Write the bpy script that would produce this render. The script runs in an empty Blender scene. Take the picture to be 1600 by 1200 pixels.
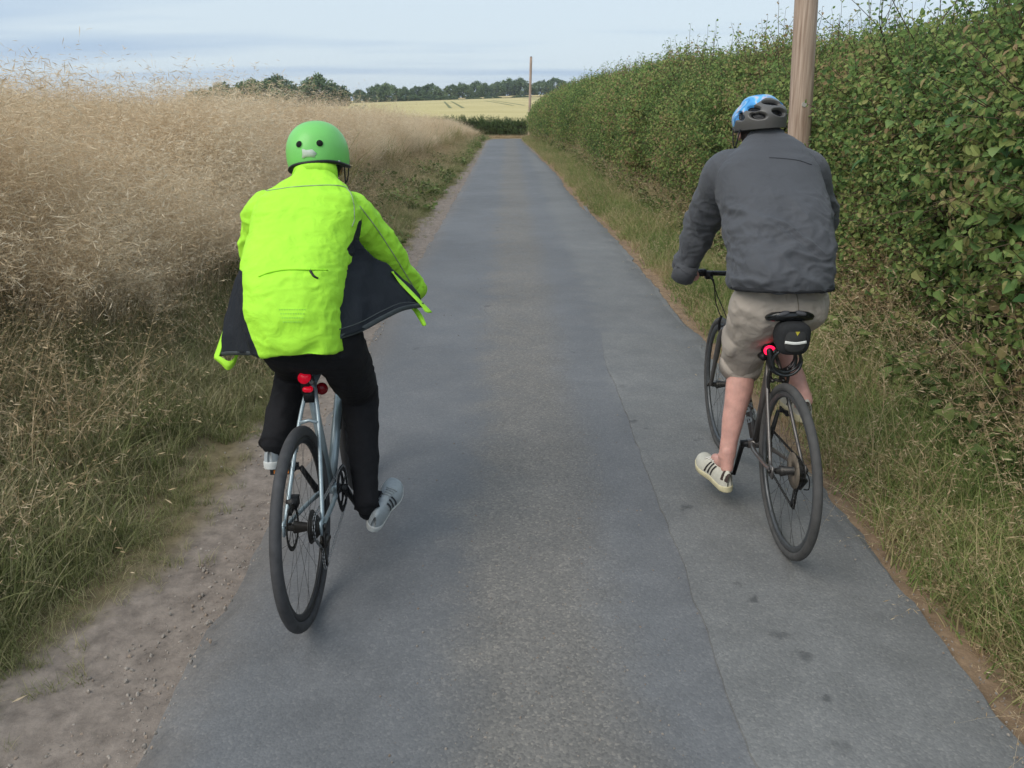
import bpy, bmesh, math, random
import numpy as np
from mathutils import Vector, Matrix, Euler
from mathutils.bvhtree import BVHTree

random.seed(7)
RNG = np.random.RandomState(11)
scene = bpy.context.scene
COL = scene.collection
R = math.radians

# ------------------------------------------------------------------ camera
CAM_H, F_PX, PITCH, YAW, PY = 1.75, 1300.0, R(16.0), -0.0038, 535.0
cam_data = bpy.data.cameras.new("camera")
cam = bpy.data.objects.new("camera", cam_data)
COL.objects.link(cam)
cam.location = (0, 0, CAM_H)
cam.rotation_euler = (R(90) - PITCH, 0, YAW)
cam_data.sensor_width = 36.0
cam_data.lens = F_PX / 1600.0 * 36.0
cam_data.shift_y = -(600.0 - PY) / 1600.0
cam_data.clip_start = 0.05
cam_data.clip_end = 6000
scene.camera = cam

# ------------------------------------------------------------------ sky, sun, exposure
SUN_EL, SUN_AZ = 44.0, -132.0        # soft light from behind, to the left
world = bpy.data.worlds.new("World")
scene.world = world
world.use_nodes = True
wn, wl = world.node_tree.nodes, world.node_tree.links
wn.clear()
w_out = wn.new("ShaderNodeOutputWorld")
w_bg = wn.new("ShaderNodeBackground")
w_bg.inputs["Strength"].default_value = 0.1
w_sky = wn.new("ShaderNodeTexSky")
w_sky.sky_type = 'NISHITA'
w_sky.sun_disc = False
w_sky.sun_elevation = R(SUN_EL)
w_sky.sun_rotation = R(SUN_AZ)
w_sky.air_density = 1.0
w_sky.dust_density = 1.5
w_sky.ozone_density = 2.0
w_tc = wn.new("ShaderNodeTexCoord")
w_sep = wn.new("ShaderNodeSeparateXYZ")
wl.new(w_tc.outputs["Generated"], w_sep.inputs[0])
# a thin high veil of cloud over the whole dome, with long flat streaks
w_add = wn.new("ShaderNodeMath"); w_add.operation = 'ADD'; w_add.inputs[1].default_value = 0.07
wl.new(w_sep.outputs[2], w_add.inputs[0])
w_mx = wn.new("ShaderNodeMath"); w_mx.operation = 'MAXIMUM'; w_mx.inputs[1].default_value = 0.02
wl.new(w_add.outputs[0], w_mx.inputs[0])
w_div = wn.new("ShaderNodeVectorMath"); w_div.operation = 'DIVIDE'
wl.new(w_tc.outputs["Generated"], w_div.inputs[0])
wl.new(w_mx.outputs[0], w_div.inputs[1])
w_map = wn.new("ShaderNodeMapping")
w_map.inputs["Scale"].default_value = (0.16, 0.42, 0.0)
w_map.inputs["Location"].default_value = (1.3, 0.4, 0.0)
wl.new(w_div.outputs[0], w_map.inputs[0])
w_noise = wn.new("ShaderNodeTexNoise")
w_noise.inputs["Scale"].default_value = 1.1
w_noise.inputs["Detail"].default_value = 4.0
w_noise.inputs["Roughness"].default_value = 0.5
wl.new(w_map.outputs[0], w_noise.inputs["Vector"])
w_ramp = wn.new("ShaderNodeValToRGB")
w_ramp.color_ramp.elements[0].position = 0.36
w_ramp.color_ramp.elements[1].position = 0.54
w_ramp.color_ramp.elements[0].color = (2.85, 3.7, 4.85, 1)
w_ramp.color_ramp.elements[1].color = (4.25, 4.95, 5.5, 1)
wl.new(w_noise.outputs["Fac"], w_ramp.inputs[0])
w_mix = wn.new("ShaderNodeMixRGB")
w_mix.inputs["Fac"].default_value = 0.9
wl.new(w_sky.outputs[0], w_mix.inputs[1])
wl.new(w_ramp.outputs[0], w_mix.inputs[2])
wl.new(w_mix.outputs[0], w_bg.inputs["Color"])
wl.new(w_bg.outputs[0], w_out.inputs[0])

sun_data = bpy.data.lights.new("sun", 'SUN')
sun_data.energy = 1.25
sun_data.angle = R(45)
sun_data.color = (1.0, 0.93, 0.83)
sun = bpy.data.objects.new("sun", sun_data)
COL.objects.link(sun)
sun.rotation_euler = (R(90 - SUN_EL), 0, R(-48))

scene.view_settings.view_transform = 'Standard'
scene.view_settings.look = 'None'
scene.view_settings.gamma = 1.0
scene.view_settings.exposure = 0.72
scene.view_settings.use_curve_mapping = False
scene.render.engine = 'CYCLES'
scene.cycles.max_bounces = 4
scene.cycles.diffuse_bounces = 2
scene.cycles.glossy_bounces = 2
scene.cycles.transmission_bounces = 2
scene.cycles.transparent_max_bounces = 6

# ------------------------------------------------------------------ helpers
def S(r, g, b):
    """sRGB 0-255 to linear"""
    def f(c):
        c /= 255.0
        return c / 12.92 if c <= 0.04045 else ((c + 0.055) / 1.055) ** 2.4
    return (f(r), f(g), f(b), 1.0)

def at(px, py, Y):
    """the point of the place that lies Y metres ahead along the lane on the sight line of a photo pixel"""
    u, v = (px - 800.0) / F_PX, (PY - py) / F_PX
    d = Vector((u, math.cos(PITCH) + v * math.sin(PITCH), -math.sin(PITCH) + v * math.cos(PITCH)))
    d = Matrix.Rotation(YAW, 3, 'Z') @ d
    return Vector((0, 0, CAM_H)) + d * (Y / d.y)

def _hash(ix, iy, iz, seed):
    h = (ix.astype(np.int64) * 374761393 + iy.astype(np.int64) * 668265263 + iz.astype(np.int64) * 2147483647 + seed * 1274126177) & 0xFFFFFFFF
    h = ((h ^ (h >> 13)) * 1274126177) & 0xFFFFFFFF
    return ((h ^ (h >> 16)) & 0xFFFF) / 65535.0

def vnoise(p, scale=1.0, seed=0, octaves=1):
    """value noise in -1..1 at points p (N,3)"""
    p = np.asarray(p, float) * scale
    tot = np.zeros(len(p)); amp = 1.0; norm = 0.0
    for o in range(octaves):
        i = np.floor(p); f = p - i; f = f * f * (3 - 2 * f); i = i.astype(np.int64)
        x, y, z = i.T
        r = 0
        for dx in (0, 1):
            for dy in (0, 1):
                for dz in (0, 1):
                    w = (f[:, 0] if dx else 1 - f[:, 0]) * (f[:, 1] if dy else 1 - f[:, 1]) * (f[:, 2] if dz else 1 - f[:, 2])
                    r = r + w * _hash(x + dx, y + dy, z + dz, seed + o)
        tot += amp * (r * 2 - 1); norm += amp; amp *= 0.5; p = p * 2.03
    return tot / norm

def sstep(a, b, x):
    t = np.clip((np.asarray(x, float) - a) / (b - a), 0, 1)
    return t * t * (3 - 2 * t)

def mesh_np(name, verts, faces, smooth=True):
    me = bpy.data.meshes.new(name)
    me.from_pydata([tuple(v) for v in verts], [], [tuple(f) for f in faces])
    if smooth:
        me.polygons.foreach_set("use_smooth", [True] * len(me.polygons))
    me.update()
    return me

def wloc(o):
    v = Vector((0, 0, 0))
    while o is not None:
        v = v + o.location
        o = o.parent
    return v

def link(name, me, mat=None, parent=None, **props):
    """link a mesh whose vertices are in world coordinates; under a parent they are moved into its frame"""
    o = bpy.data.objects.new(name, me)
    COL.objects.link(o)
    if mat is not None:
        for m in (mat if isinstance(mat, (list, tuple)) else [mat]):
            me.materials.append(m)
    if parent is not None:
        w = wloc(parent)
        if w.length > 0:
            me.transform(Matrix.Translation(-w))
        o.parent = parent
    for k, v in props.items():
        o[k] = v
    return o

def empty(name, loc, label, category, group=None):
    o = bpy.data.objects.new(name, None)
    COL.objects.link(o)
    o.location = loc
    o.empty_display_size = 0.2
    o["label"] = label
    o["category"] = category
    if group:
        o["group"] = group
    return o

class MB:
    """collects verts and faces"""
    def __init__(self):
        self.v, self.f, self.m = [], [], []
    def add(self, vf, mi=0):
        v, f = vf
        n = len(self.v)
        self.v.extend([tuple(x) for x in v])
        for q in f:
            self.f.append(tuple(i + n for i in q)); self.m.append(mi)
        return self
    def mesh(self, name, smooth=True):
        me = mesh_np(name, self.v, self.f, smooth)
        if any(self.m):
            me.polygons.foreach_set("material_index", self.m)
        return me
    def build(self, name, mat, parent=None, smooth=True, **props):
        return link(name, self.mesh(name, smooth), mat, parent, **props)

def box(c, s, rot=None):
    v = [Vector((x * s[0] / 2, y * s[1] / 2, z * s[2] / 2)) for x in (-1, 1) for y in (-1, 1) for z in (-1, 1)]
    if rot is not None:
        v = [rot @ p for p in v]
    return [p + Vector(c) for p in v], [(0, 1, 3, 2), (4, 6, 7, 5), (0, 4, 5, 1), (2, 3, 7, 6), (0, 2, 6, 4), (1, 5, 7, 3)]

def frames(path, ref=None, closed=False):
    path = [Vector(p) for p in path]
    n = len(path)
    out = []
    prev = None
    for i in range(n):
        if closed:
            t = path[(i + 1) % n] - path[i - 1]
        else:
            t = path[min(i + 1, n - 1)] - path[max(i - 1, 0)]
        t.normalize()
        if ref is not None:
            s = Vector(ref) - t * Vector(ref).dot(t)
        elif prev is None:
            a = Vector((1, 0, 0)) if abs(t.x) < 0.9 else Vector((0, 1, 0))
            s = a - t * a.dot(t)
        else:
            s = prev - t * prev.dot(t)
        s.normalize()
        prev = s
        out.append((path[i], s, t.cross(s)))
    return out

def tube(path, rad, n=10, ref=None, caps=True, round_caps=False, closed=False, power=2.0):
    """loft of elliptic rings; rad: number or list of number / (a, b)"""
    path = [Vector(p) for p in path]
    if not isinstance(rad, (list, tuple)) or (isinstance(rad, tuple)):
        rad = [rad] * len(path)
    rad = [(r, r) if not isinstance(r, (tuple, list)) else r for r in rad]
    if round_caps:
        d0 = (path[0] - path[1]).normalized(); d1 = (path[-1] - path[-2]).normalized()
        P0, R0, P1, R1 = [], [], [], []
        for k in (0.97, 0.8, 0.45):
            c = math.sqrt(1 - k * k)
            m0, m1 = min(rad[0]), min(rad[-1])
            P0.append(path[0] + d0 * m0 * k); R0.append((rad[0][0] * c, rad[0][1] * c))
            P1.append(path[-1] + d1 * m1 * k); R1.append((rad[-1][0] * c, rad[-1][1] * c))
        path = P0 + path + P1[::-1]; rad = R0 + rad + R1[::-1]
    fr = frames(path, ref, closed)
    v, f = [], []
    for (p, s, b), (ra, rb) in zip(fr, rad):
        for k in range(n):
            a = 2 * math.pi * k / n
            c, sn = math.cos(a), math.sin(a)
            if power != 2.0:
                c = math.copysign(abs(c) ** (2 / power), c); sn = math.copysign(abs(sn) ** (2 / power), sn)
            v.append(p + s * (ra * c) + b * (rb * sn))
    m = len(path)
    for i in range(m if closed else m - 1):
        for k in range(n):
            j = (i + 1) % m
            f.append((i * n + k, i * n + (k + 1) % n, j * n + (k + 1) % n, j * n + k))
    if caps and not closed:
        f.append(tuple(range(n))[::-1]); f.append(tuple((m - 1) * n + k for k in range(n)))
    return v, f

def ellipsoid(c, r, rot=None, nu=16, nv=10):
    v, f = [], []
    for j in range(nv + 1):
        th = math.pi * j / nv
        for i in range(nu):
            a = 2 * math.pi * i / nu
            p = Vector((r[0] * math.sin(th) * math.cos(a), r[1] * math.sin(th) * math.sin(a), r[2] * math.cos(th)))
            if rot is not None:
                p = rot @ p
            v.append(p + Vector(c))
    for j in range(nv):
        for i in range(nu):
            a, b = j * nu + i, j * nu + (i + 1) % nu
            c2, d = (j + 1) * nu + (i + 1) % nu, (j + 1) * nu + i
            f.append((a, d, c2, b))
    return v, f

def spline(pts, n=8):
    """Catmull-Rom through pts"""
    pts = [Vector(p) for p in pts]
    P = [pts[0] * 2 - pts[1]] + pts + [pts[-1] * 2 - pts[-2]]
    out = []
    for i in range(1, len(P) - 2):
        for k in range(n):
            t = k / n
            a, b, c, d = P[i - 1], P[i], P[i + 1], P[i + 2]
            out.append(0.5 * ((2 * b) + (c - a) * t + (2 * a - 5 * b + 4 * c - d) * t * t + (3 * b - a - 3 * c + d) * t ** 3))
    out.append(pts[-1])
    return out

def ring_tube(c, rad, tr, axis=(1, 0, 0), n=48, m=10, arc=None):
    """torus round an axis (x by default): centre c, radius rad, tube radius tr (number or pair)"""
    ax = Vector(axis).normalized()
    u = Vector((0, 0, 1)) if abs(ax.z) < 0.9 else Vector((0, 1, 0))
    u = (u - ax * u.dot(ax)).normalized(); w = ax.cross(u)
    pts = [Vector(c) + (u * math.cos(2 * math.pi * k / n) + w * math.sin(2 * math.pi * k / n)) * rad for k in range(n)]
    return tube(pts, tr, n=m, ref=ax, closed=True)

def disc(c, rad, th, axis=(1, 0, 0), n=28, inner=0.0):
    ax = Vector(axis).normalized()
    c = Vector(c)
    if inner <= 0:
        return tube([c - ax * th / 2, c + ax * th / 2], rad, n=n)
    u = Vector((0, 0, 1)) if abs(ax.z) < 0.9 else Vector((0, 1, 0))
    u = (u - ax * u.dot(ax)).normalized(); w = ax.cross(u)
    v, f = [], []
    for (r, h) in ((inner, -1), (rad, -1), (rad, 1), (inner, 1)):
        for k in range(n):
            a = 2 * math.pi * k / n
            v.append(c + ax * h * th / 2 + (u * math.cos(a) + w * math.sin(a)) * r)
    for q in range(4):
        for k in range(n):
            f.append((q * n + k, q * n + (k + 1) % n, ((q + 1) % 4) * n + (k + 1) % n, ((q + 1) % 4) * n + k))
    return v, f

# ------------------------------------------------------------------ materials
def nodes_of(m):
    return m.node_tree.nodes, m.node_tree.links

def mat(name, col, rough=0.6, metal=0.0, var=0.12, scale=40.0, bump=0.0, bscale=200.0, spec=0.4, emit=None, estr=0.0, coat=0.0):
    m = bpy.data.materials.new(name)
    m.use_nodes = True
    N, L = nodes_of(m)
    b = N["Principled BSDF"]
    b.inputs["Roughness"].default_value = rough
    b.inputs["Metallic"].default_value = metal
    b.inputs["Specular IOR Level"].default_value = spec
    if coat:
        b.inputs["Coat Weight"].default_value = coat
        b.inputs["Coat Roughness"].default_value = 0.15
    tc = N.new("ShaderNodeTexCoord")
    nz = N.new("ShaderNodeTexNoise")
    nz.inputs["Scale"].default_value = scale
    nz.inputs["Detail"].default_value = 3
    L.new(tc.outputs["Object"], nz.inputs["Vector"])
    rp = N.new("ShaderNodeValToRGB")
    c = col
    rp.color_ramp.elements[0].position = 0.3; rp.color_ramp.elements[1].position = 0.7
    rp.color_ramp.elements[0].color = (c[0] * (1 - var), c[1] * (1 - var), c[2] * (1 - var), 1)
    rp.color_ramp.elements[1].color = (min(1, c[0] * (1 + var)), min(1, c[1] * (1 + var)), min(1, c[2] * (1 + var)), 1)
    L.new(nz.outputs["Fac"], rp.inputs[0])
    L.new(rp.outputs[0], b.inputs["Base Color"])
    if bump:
        n2 = N.new("ShaderNodeTexNoise"); n2.inputs["Scale"].default_value = bscale; n2.inputs["Detail"].default_value = 4
        L.new(tc.outputs["Object"], n2.inputs["Vector"])
        bp = N.new("ShaderNodeBump"); bp.inputs["Strength"].default_value = bump; bp.inputs["Distance"].default_value = 0.003
        L.new(n2.outputs["Fac"], bp.inputs["Height"])
        L.new(bp.outputs[0], b.inputs["Normal"])
    if emit:
        b.inputs["Emission Color"].default_value = emit
        b.inputs["Emission Strength"].default_value = estr
    return m

def leaf_mat(name, cols, rough=0.55, trans=0.3, nscale=0.8, spread=0.25, detail=3.0):
    """foliage: colours ramped over slow world noise plus a random value per leaf"""
    m = bpy.data.materials.new(name)
    m.use_nodes = True
    N, L = nodes_of(m)
    b = N["Principled BSDF"]; out = N["Material Output"]
    b.inputs["Roughness"].default_value = rough
    b.inputs["Specular IOR Level"].default_value = 0.14
    geo = N.new("ShaderNodeNewGeometry")
    nz = N.new("ShaderNodeTexNoise"); nz.inputs["Scale"].default_value = nscale; nz.inputs["Detail"].default_value = detail
    L.new(geo.outputs["Position"], nz.inputs["Vector"])
    oi = N.new("ShaderNodeObjectInfo")
    a = N.new("ShaderNodeMath"); a.operation = 'ADD'
    L.new(geo.outputs["Random Per Island"], a.inputs[0]); L.new(oi.outputs["Random"], a.inputs[1])
    fr = N.new("ShaderNodeMath"); fr.operation = 'FRACT'
    L.new(a.outputs[0], fr.inputs[0])
    mr = N.new("ShaderNodeMapRange")
    mr.inputs["To Min"].default_value = -spread; mr.inputs["To Max"].default_value = spread
    L.new(fr.outputs[0], mr.inputs["Value"])
    ad = N.new("ShaderNodeMath"); ad.operation = 'ADD'; ad.use_clamp = True
    L.new(nz.outputs["Fac"], ad.inputs[0]); L.new(mr.outputs[0], ad.inputs[1])
    rp = N.new("ShaderNodeValToRGB")
    els = rp.color_ramp.elements
    n = len(cols)
    for i, c in enumerate(cols):
        pos = 0.22 + 0.56 * i / max(1, n - 1)
        e = els[i] if i < 2 else els.new(pos)
        e.position = pos; e.color = c
    L.new(ad.outputs[0], rp.inputs[0])
    L.new(rp.outputs[0], b.inputs["Base Color"])
    tr = N.new("ShaderNodeBsdfTranslucent")
    L.new(rp.outputs[0], tr.inputs["Color"])
    mx = N.new("ShaderNodeMixShader"); mx.inputs[0].default_value = trans
    L.new(b.outputs[0], mx.inputs[1]); L.new(tr.outputs[0], mx.inputs[2])
    L.new(mx.outputs[0], out.inputs["Surface"])
    return m

# ------------------------------------------------------------------ scatter by geometry nodes
def scatter(name, protos, mats, pts, rot, scl, idx, parent=None, **props):
    """one object: prototypes (verts, faces, material indices) set out on points with rotation, scale and choice"""
    verts, faces, mi, pid = [], [], [], []
    for k, (v, f, m) in enumerate(protos):
        n = len(verts)
        verts.extend([tuple(x) for x in v]); pid.extend([k] * len(v))
        faces.extend([tuple(i + n for i in q) for q in f]); mi.extend(m)
    n0 = len(verts)
    off = wloc(parent) if parent is not None else Vector((0, 0, 0))
    pts = np.asarray(pts) - np.array(off)
    verts.extend([tuple(p) for p in pts]); pid.extend([-1] * len(pts))
    me = bpy.data.meshes.new(name)
    me.from_pydata(verts, [], faces)
    me.polygons.foreach_set("material_index", mi)
    for m in mats:
        me.materials.append(m)
    N0 = len(verts)
    a = me.attributes.new("pid", 'INT', 'POINT'); a.data.foreach_set("value", pid)
    rr = np.zeros((N0, 3), np.float32); rr[n0:] = rot
    a = me.attributes.new("rot", 'FLOAT_VECTOR', 'POINT'); a.data.foreach_set("vector", rr.ravel())
    ss = np.ones(N0, np.float32); ss[n0:] = scl
    a = me.attributes.new("scl", 'FLOAT', 'POINT'); a.data.foreach_set("value", ss)
    ii = np.zeros(N0, np.int32); ii[n0:] = idx
    a = me.attributes.new("pick", 'INT', 'POINT'); a.data.foreach_set("value", ii)
    me.update()
    o = bpy.data.objects.new(name, me)
    COL.objects.link(o)
    if parent is not None:
        o.parent = parent
    for k, v in props.items():
        o[k] = v
    ng = bpy.data.node_groups.new(name + "_nodes", 'GeometryNodeTree')
    ng.interface.new_socket("Geometry", in_out='INPUT', socket_type='NodeSocketGeometry')
    ng.interface.new_socket("Geometry", in_out='OUTPUT', socket_type='NodeSocketGeometry')
    N, L = ng.nodes, ng.links
    gi, go = N.new("NodeGroupInput"), N.new("NodeGroupOutput")
    def attr(nm, t):
        q = N.new("GeometryNodeInputNamedAttribute"); q.data_type = t; q.inputs["Name"].default_value = nm
        return q.outputs["Attribute"]
    def pick(k):
        c = N.new("FunctionNodeCompare"); c.data_type = 'INT'; c.operation = 'EQUAL'
        ins = [s for s in c.inputs if s.type == 'INT']
        L.new(attr("pid", 'INT'), ins[0]); ins[1].default_value = k
        s = N.new("GeometryNodeSeparateGeometry"); s.domain = 'POINT'
        L.new(gi.outputs[0], s.inputs[0]); L.new(c.outputs[0], s.inputs["Selection"])
        return s.outputs["Selection"]
    g2i = N.new("GeometryNodeGeometryToInstance")
    for k in reversed(range(len(protos))):
        L.new(pick(k), g2i.inputs[0])
    iop = N.new("GeometryNodeInstanceOnPoints")
    L.new(pick(-1), iop.inputs["Points"])
    L.new(g2i.outputs[0], iop.inputs["Instance"])
    iop.inputs["Pick Instance"].default_value = True
    L.new(attr("pick", 'INT'), iop.inputs["Instance Index"])
    e2r = N.new("FunctionNodeEulerToRotation")
    L.new(attr("rot", 'FLOAT_VECTOR'), e2r.inputs[0])
    L.new(e2r.outputs[0], iop.inputs["Rotation"])
    L.new(attr("scl", 'FLOAT'), iop.inputs["Scale"])
    L.new(iop.outputs[0], go.inputs[0])
    md = o.modifiers.new("scatter", 'NODES')
    md.node_group = ng
    return o

# ------------------------------------------------------------------ the lie of the land
ROAD_L = -1.055
def road_right(Y):
    return 1.49 - 0.22 * sstep(9, 18, Y) - 0.62 * sstep(18, 46, Y)
def bend(Y):
    """the lane swings right past forty metres"""
    t = np.maximum(np.asarray(Y, float) - 44.0, 0)
    return 0.055 * t * t
def base_z(Y):
    Y = np.asarray(Y, float)
    return -0.5 * sstep(40, 62, Y) + 0.0155 * np.maximum(Y - 68, 0) - 0.0118 * np.maximum(Y - 440, 0) - 0.006 * np.maximum(Y - 700, 0)
def land_z(X, Y):
    X = np.asarray(X, float); Y = np.asarray(Y, float)
    xr = X - bend(Y)
    z = base_z(Y) + 0.030 * np.clip(X, -160, 160) * sstep(70, 300, Y)
    near = 1 - sstep(44, 62, Y)
    hb = 0.56 * (1 - sstep(10, 34, Y)) + 0.06 * near
    left = sstep(-1.45, -3.3, xr)
    z = z + hb * left + 0.012 * np.clip(-X - 3.3, 0, 40) * near
    z = z + 0.10 * sstep(1.7, 2.6, xr + (1.49 - road_right(Y))) * near
    return z - 0.02
# ------------------------------------------------------------------ ground
def graded(lo, hi, dlo, dhi, step, grow):
    xs = list(np.arange(dlo, dhi + step / 2, step))
    s = step; x = dhi
    while x < hi:
        s *= grow; x += s; xs.append(x)
    s = step; x = dlo
    while x > lo:
        s *= grow; x -= s; xs.insert(0, x)
    return np.array(xs)

gx = graded(-700, 700, -4.5, 3.6, 0.10, 1.13)
gy = graded(-40, 950, 1.0, 14, 0.12, 1.035)
GX, GY = np.meshgrid(gx, gy)
P2 = np.stack([GX.ravel(), GY.ravel(), np.zeros(GX.size)], 1)
GZ = land_z(GX, GY).ravel()
wob = vnoise(P2, 2.2, 3, 3)
xr = P2[:, 0] - bend(P2[:, 1])
verge = (sstep(-1.2, -1.6, xr) + sstep(1.6, 1.9, xr)) * (P2[:, 1] < 70)
GZ = GZ + 0.035 * wob * verge + 0.012 * vnoise(P2, 9, 5, 2) * np.clip(sstep(-1.05, -1.2, xr), 0, 1) * (P2[:, 1] < 40)
nx, ny = len(gx), len(gy)
I = np.arange(nx * ny).reshape(ny, nx)
F = np.stack([I[:-1, :-1].ravel(), I[:-1, 1:].ravel(), I[1:, 1:].ravel(), I[1:, :-1].ravel()], 1)
me = mesh_np("ground", np.column_stack([P2[:, :2], GZ]), F.tolist())
# zone colours of the soil itself: pale grit beside the tarmac, dark mould under grass, straw-coloured far land
dirt = np.array(S(138, 127, 118)[:3]); mould = np.array(S(122, 110, 84)[:3]); litter = np.array(S(142, 120, 98)[:3]); straw = np.array(S(190, 176, 128)[:3]); tan = np.array(S(150, 134, 104)[:3])
edgeL = -1.40 - 0.20 * sstep(3.4, 2.0, P2[:, 1]) + 0.16 * vnoise(P2, 1.4, 8, 3) + 0.17 * sstep(8, 30, P2[:, 1])
wl_ = sstep(0.06, -0.06, xr - edgeL)[:, None]
c = dirt * (1 - wl_) + mould * wl_
edgeR = road_right(P2[:, 1]) + 0.16 + 0.08 * vnoise(P2, 2.0, 9, 3)
wr = sstep(-0.05, 0.05, xr - edgeR)[:, None]
c = c * (1 - wr) + mould * wr
lr = (sstep(0.45, 0.15, xr - road_right(P2[:, 1])) * (xr > 1.0) * (P2[:, 1] < 50))[:, None]
c = c * (1 - lr) + litter * lr
far = sstep(58, 70, P2[:, 1])[:, None]
c = c * (1 - far) + straw * far
cropz = (sstep(-3.2, -3.6, xr) * (P2[:, 1] < 66))[:, None]
c = c * (1 - cropz) + tan * cropz
ca = me.color_attributes.new("soil", 'FLOAT_COLOR', 'POINT')
ca.data.foreach_set("color", np.column_stack([c, np.ones(len(c))]).astype(np.float32).ravel())
gm = bpy.data.materials.new("soil"); gm.use_nodes = True
N, L = nodes_of(gm)
b = N["Principled BSDF"]; b.inputs["Roughness"].default_value = 0.95; b.inputs["Specular IOR Level"].default_value = 0.1
vc = N.new("ShaderNodeVertexColor"); vc.layer_name = "soil"
geo = N.new("ShaderNodeNewGeometry")
n1 = N.new("ShaderNodeTexNoise"); n1.inputs["Scale"].default_value = 14; n1.inputs["Detail"].default_value = 8; n1.inputs["Roughness"].default_value = 0.7
L.new(geo.outputs["Position"], n1.inputs["Vector"])
mrg = N.new("ShaderNodeMapRange"); mrg.inputs["From Min"].default_value = 0.3; mrg.inputs["From Max"].default_value = 0.7
mrg.inputs["To Min"].default_value = 0.62; mrg.inputs["To Max"].default_value = 1.35
L.new(n1.outputs["Fac"], mrg.inputs["Value"])
mm = N.new("ShaderNodeMixRGB"); mm.blend_type = 'MULTIPLY'; mm.inputs[0].default_value = 1
L.new(vc.outputs[0], mm.inputs[1]); L.new(mrg.outputs[0], mm.inputs[2])
L.new(mm.outputs[0], b.inputs["Base Color"])
bp = N.new("ShaderNodeBump"); bp.inputs["Strength"].default_value = 0.6; bp.inputs["Distance"].default_value = 0.02
L.new(n1.outputs["Fac"], bp.inputs["Height"]); L.new(bp.outputs[0], b.inputs["Normal"])
link("ground", me, gm, kind="structure")

# ------------------------------------------------------------------ lane
ry = np.concatenate([np.arange(-12, 30, 0.06), np.arange(30, 90, 0.3)])
cols = 25
yy = np.repeat(ry[:, None], cols, 1)
one = np.zeros(len(ry))
jl = 0.05 * vnoise(np.column_stack([one, ry, one]), 3.5, 21, 3) + 0.03 * vnoise(np.column_stack([one, ry, one]), 0.6, 22, 2)
jr = 0.045 * vnoise(np.column_stack([one + 5, ry, one]), 4.5, 23, 3) + 0.05 * vnoise(np.column_stack([one + 5, ry, one]), 0.8, 24, 2)
L0 = ROAD_L + jl; R0 = road_right(ry) + jr
t = np.linspace(0, 1, cols)[None, :]
xx = L0[:, None] * (1 - t) + R0[:, None] * t
zz = base_z(yy) + 0.006 + 0.012 * (1 - ((t - 0.5) * 2) ** 2)
zz[:, 0] -= 0.03; zz[:, -1] -= 0.03
V = np.column_stack([(xx + bend(yy)).ravel(), yy.ravel(), zz.ravel()])
I = np.arange(len(ry) * cols).reshape(len(ry), cols)
F = np.stack([I[:-1, :-1].ravel(), I[:-1, 1:].ravel(), I[1:, 1:].ravel(), I[1:, :-1].ravel()], 1)
me = mesh_np("lane", V, F.tolist())
un = me.attributes.new("across", 'FLOAT', 'POINT')
un.data.foreach_set("value", xx.ravel().astype(np.float32))

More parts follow.
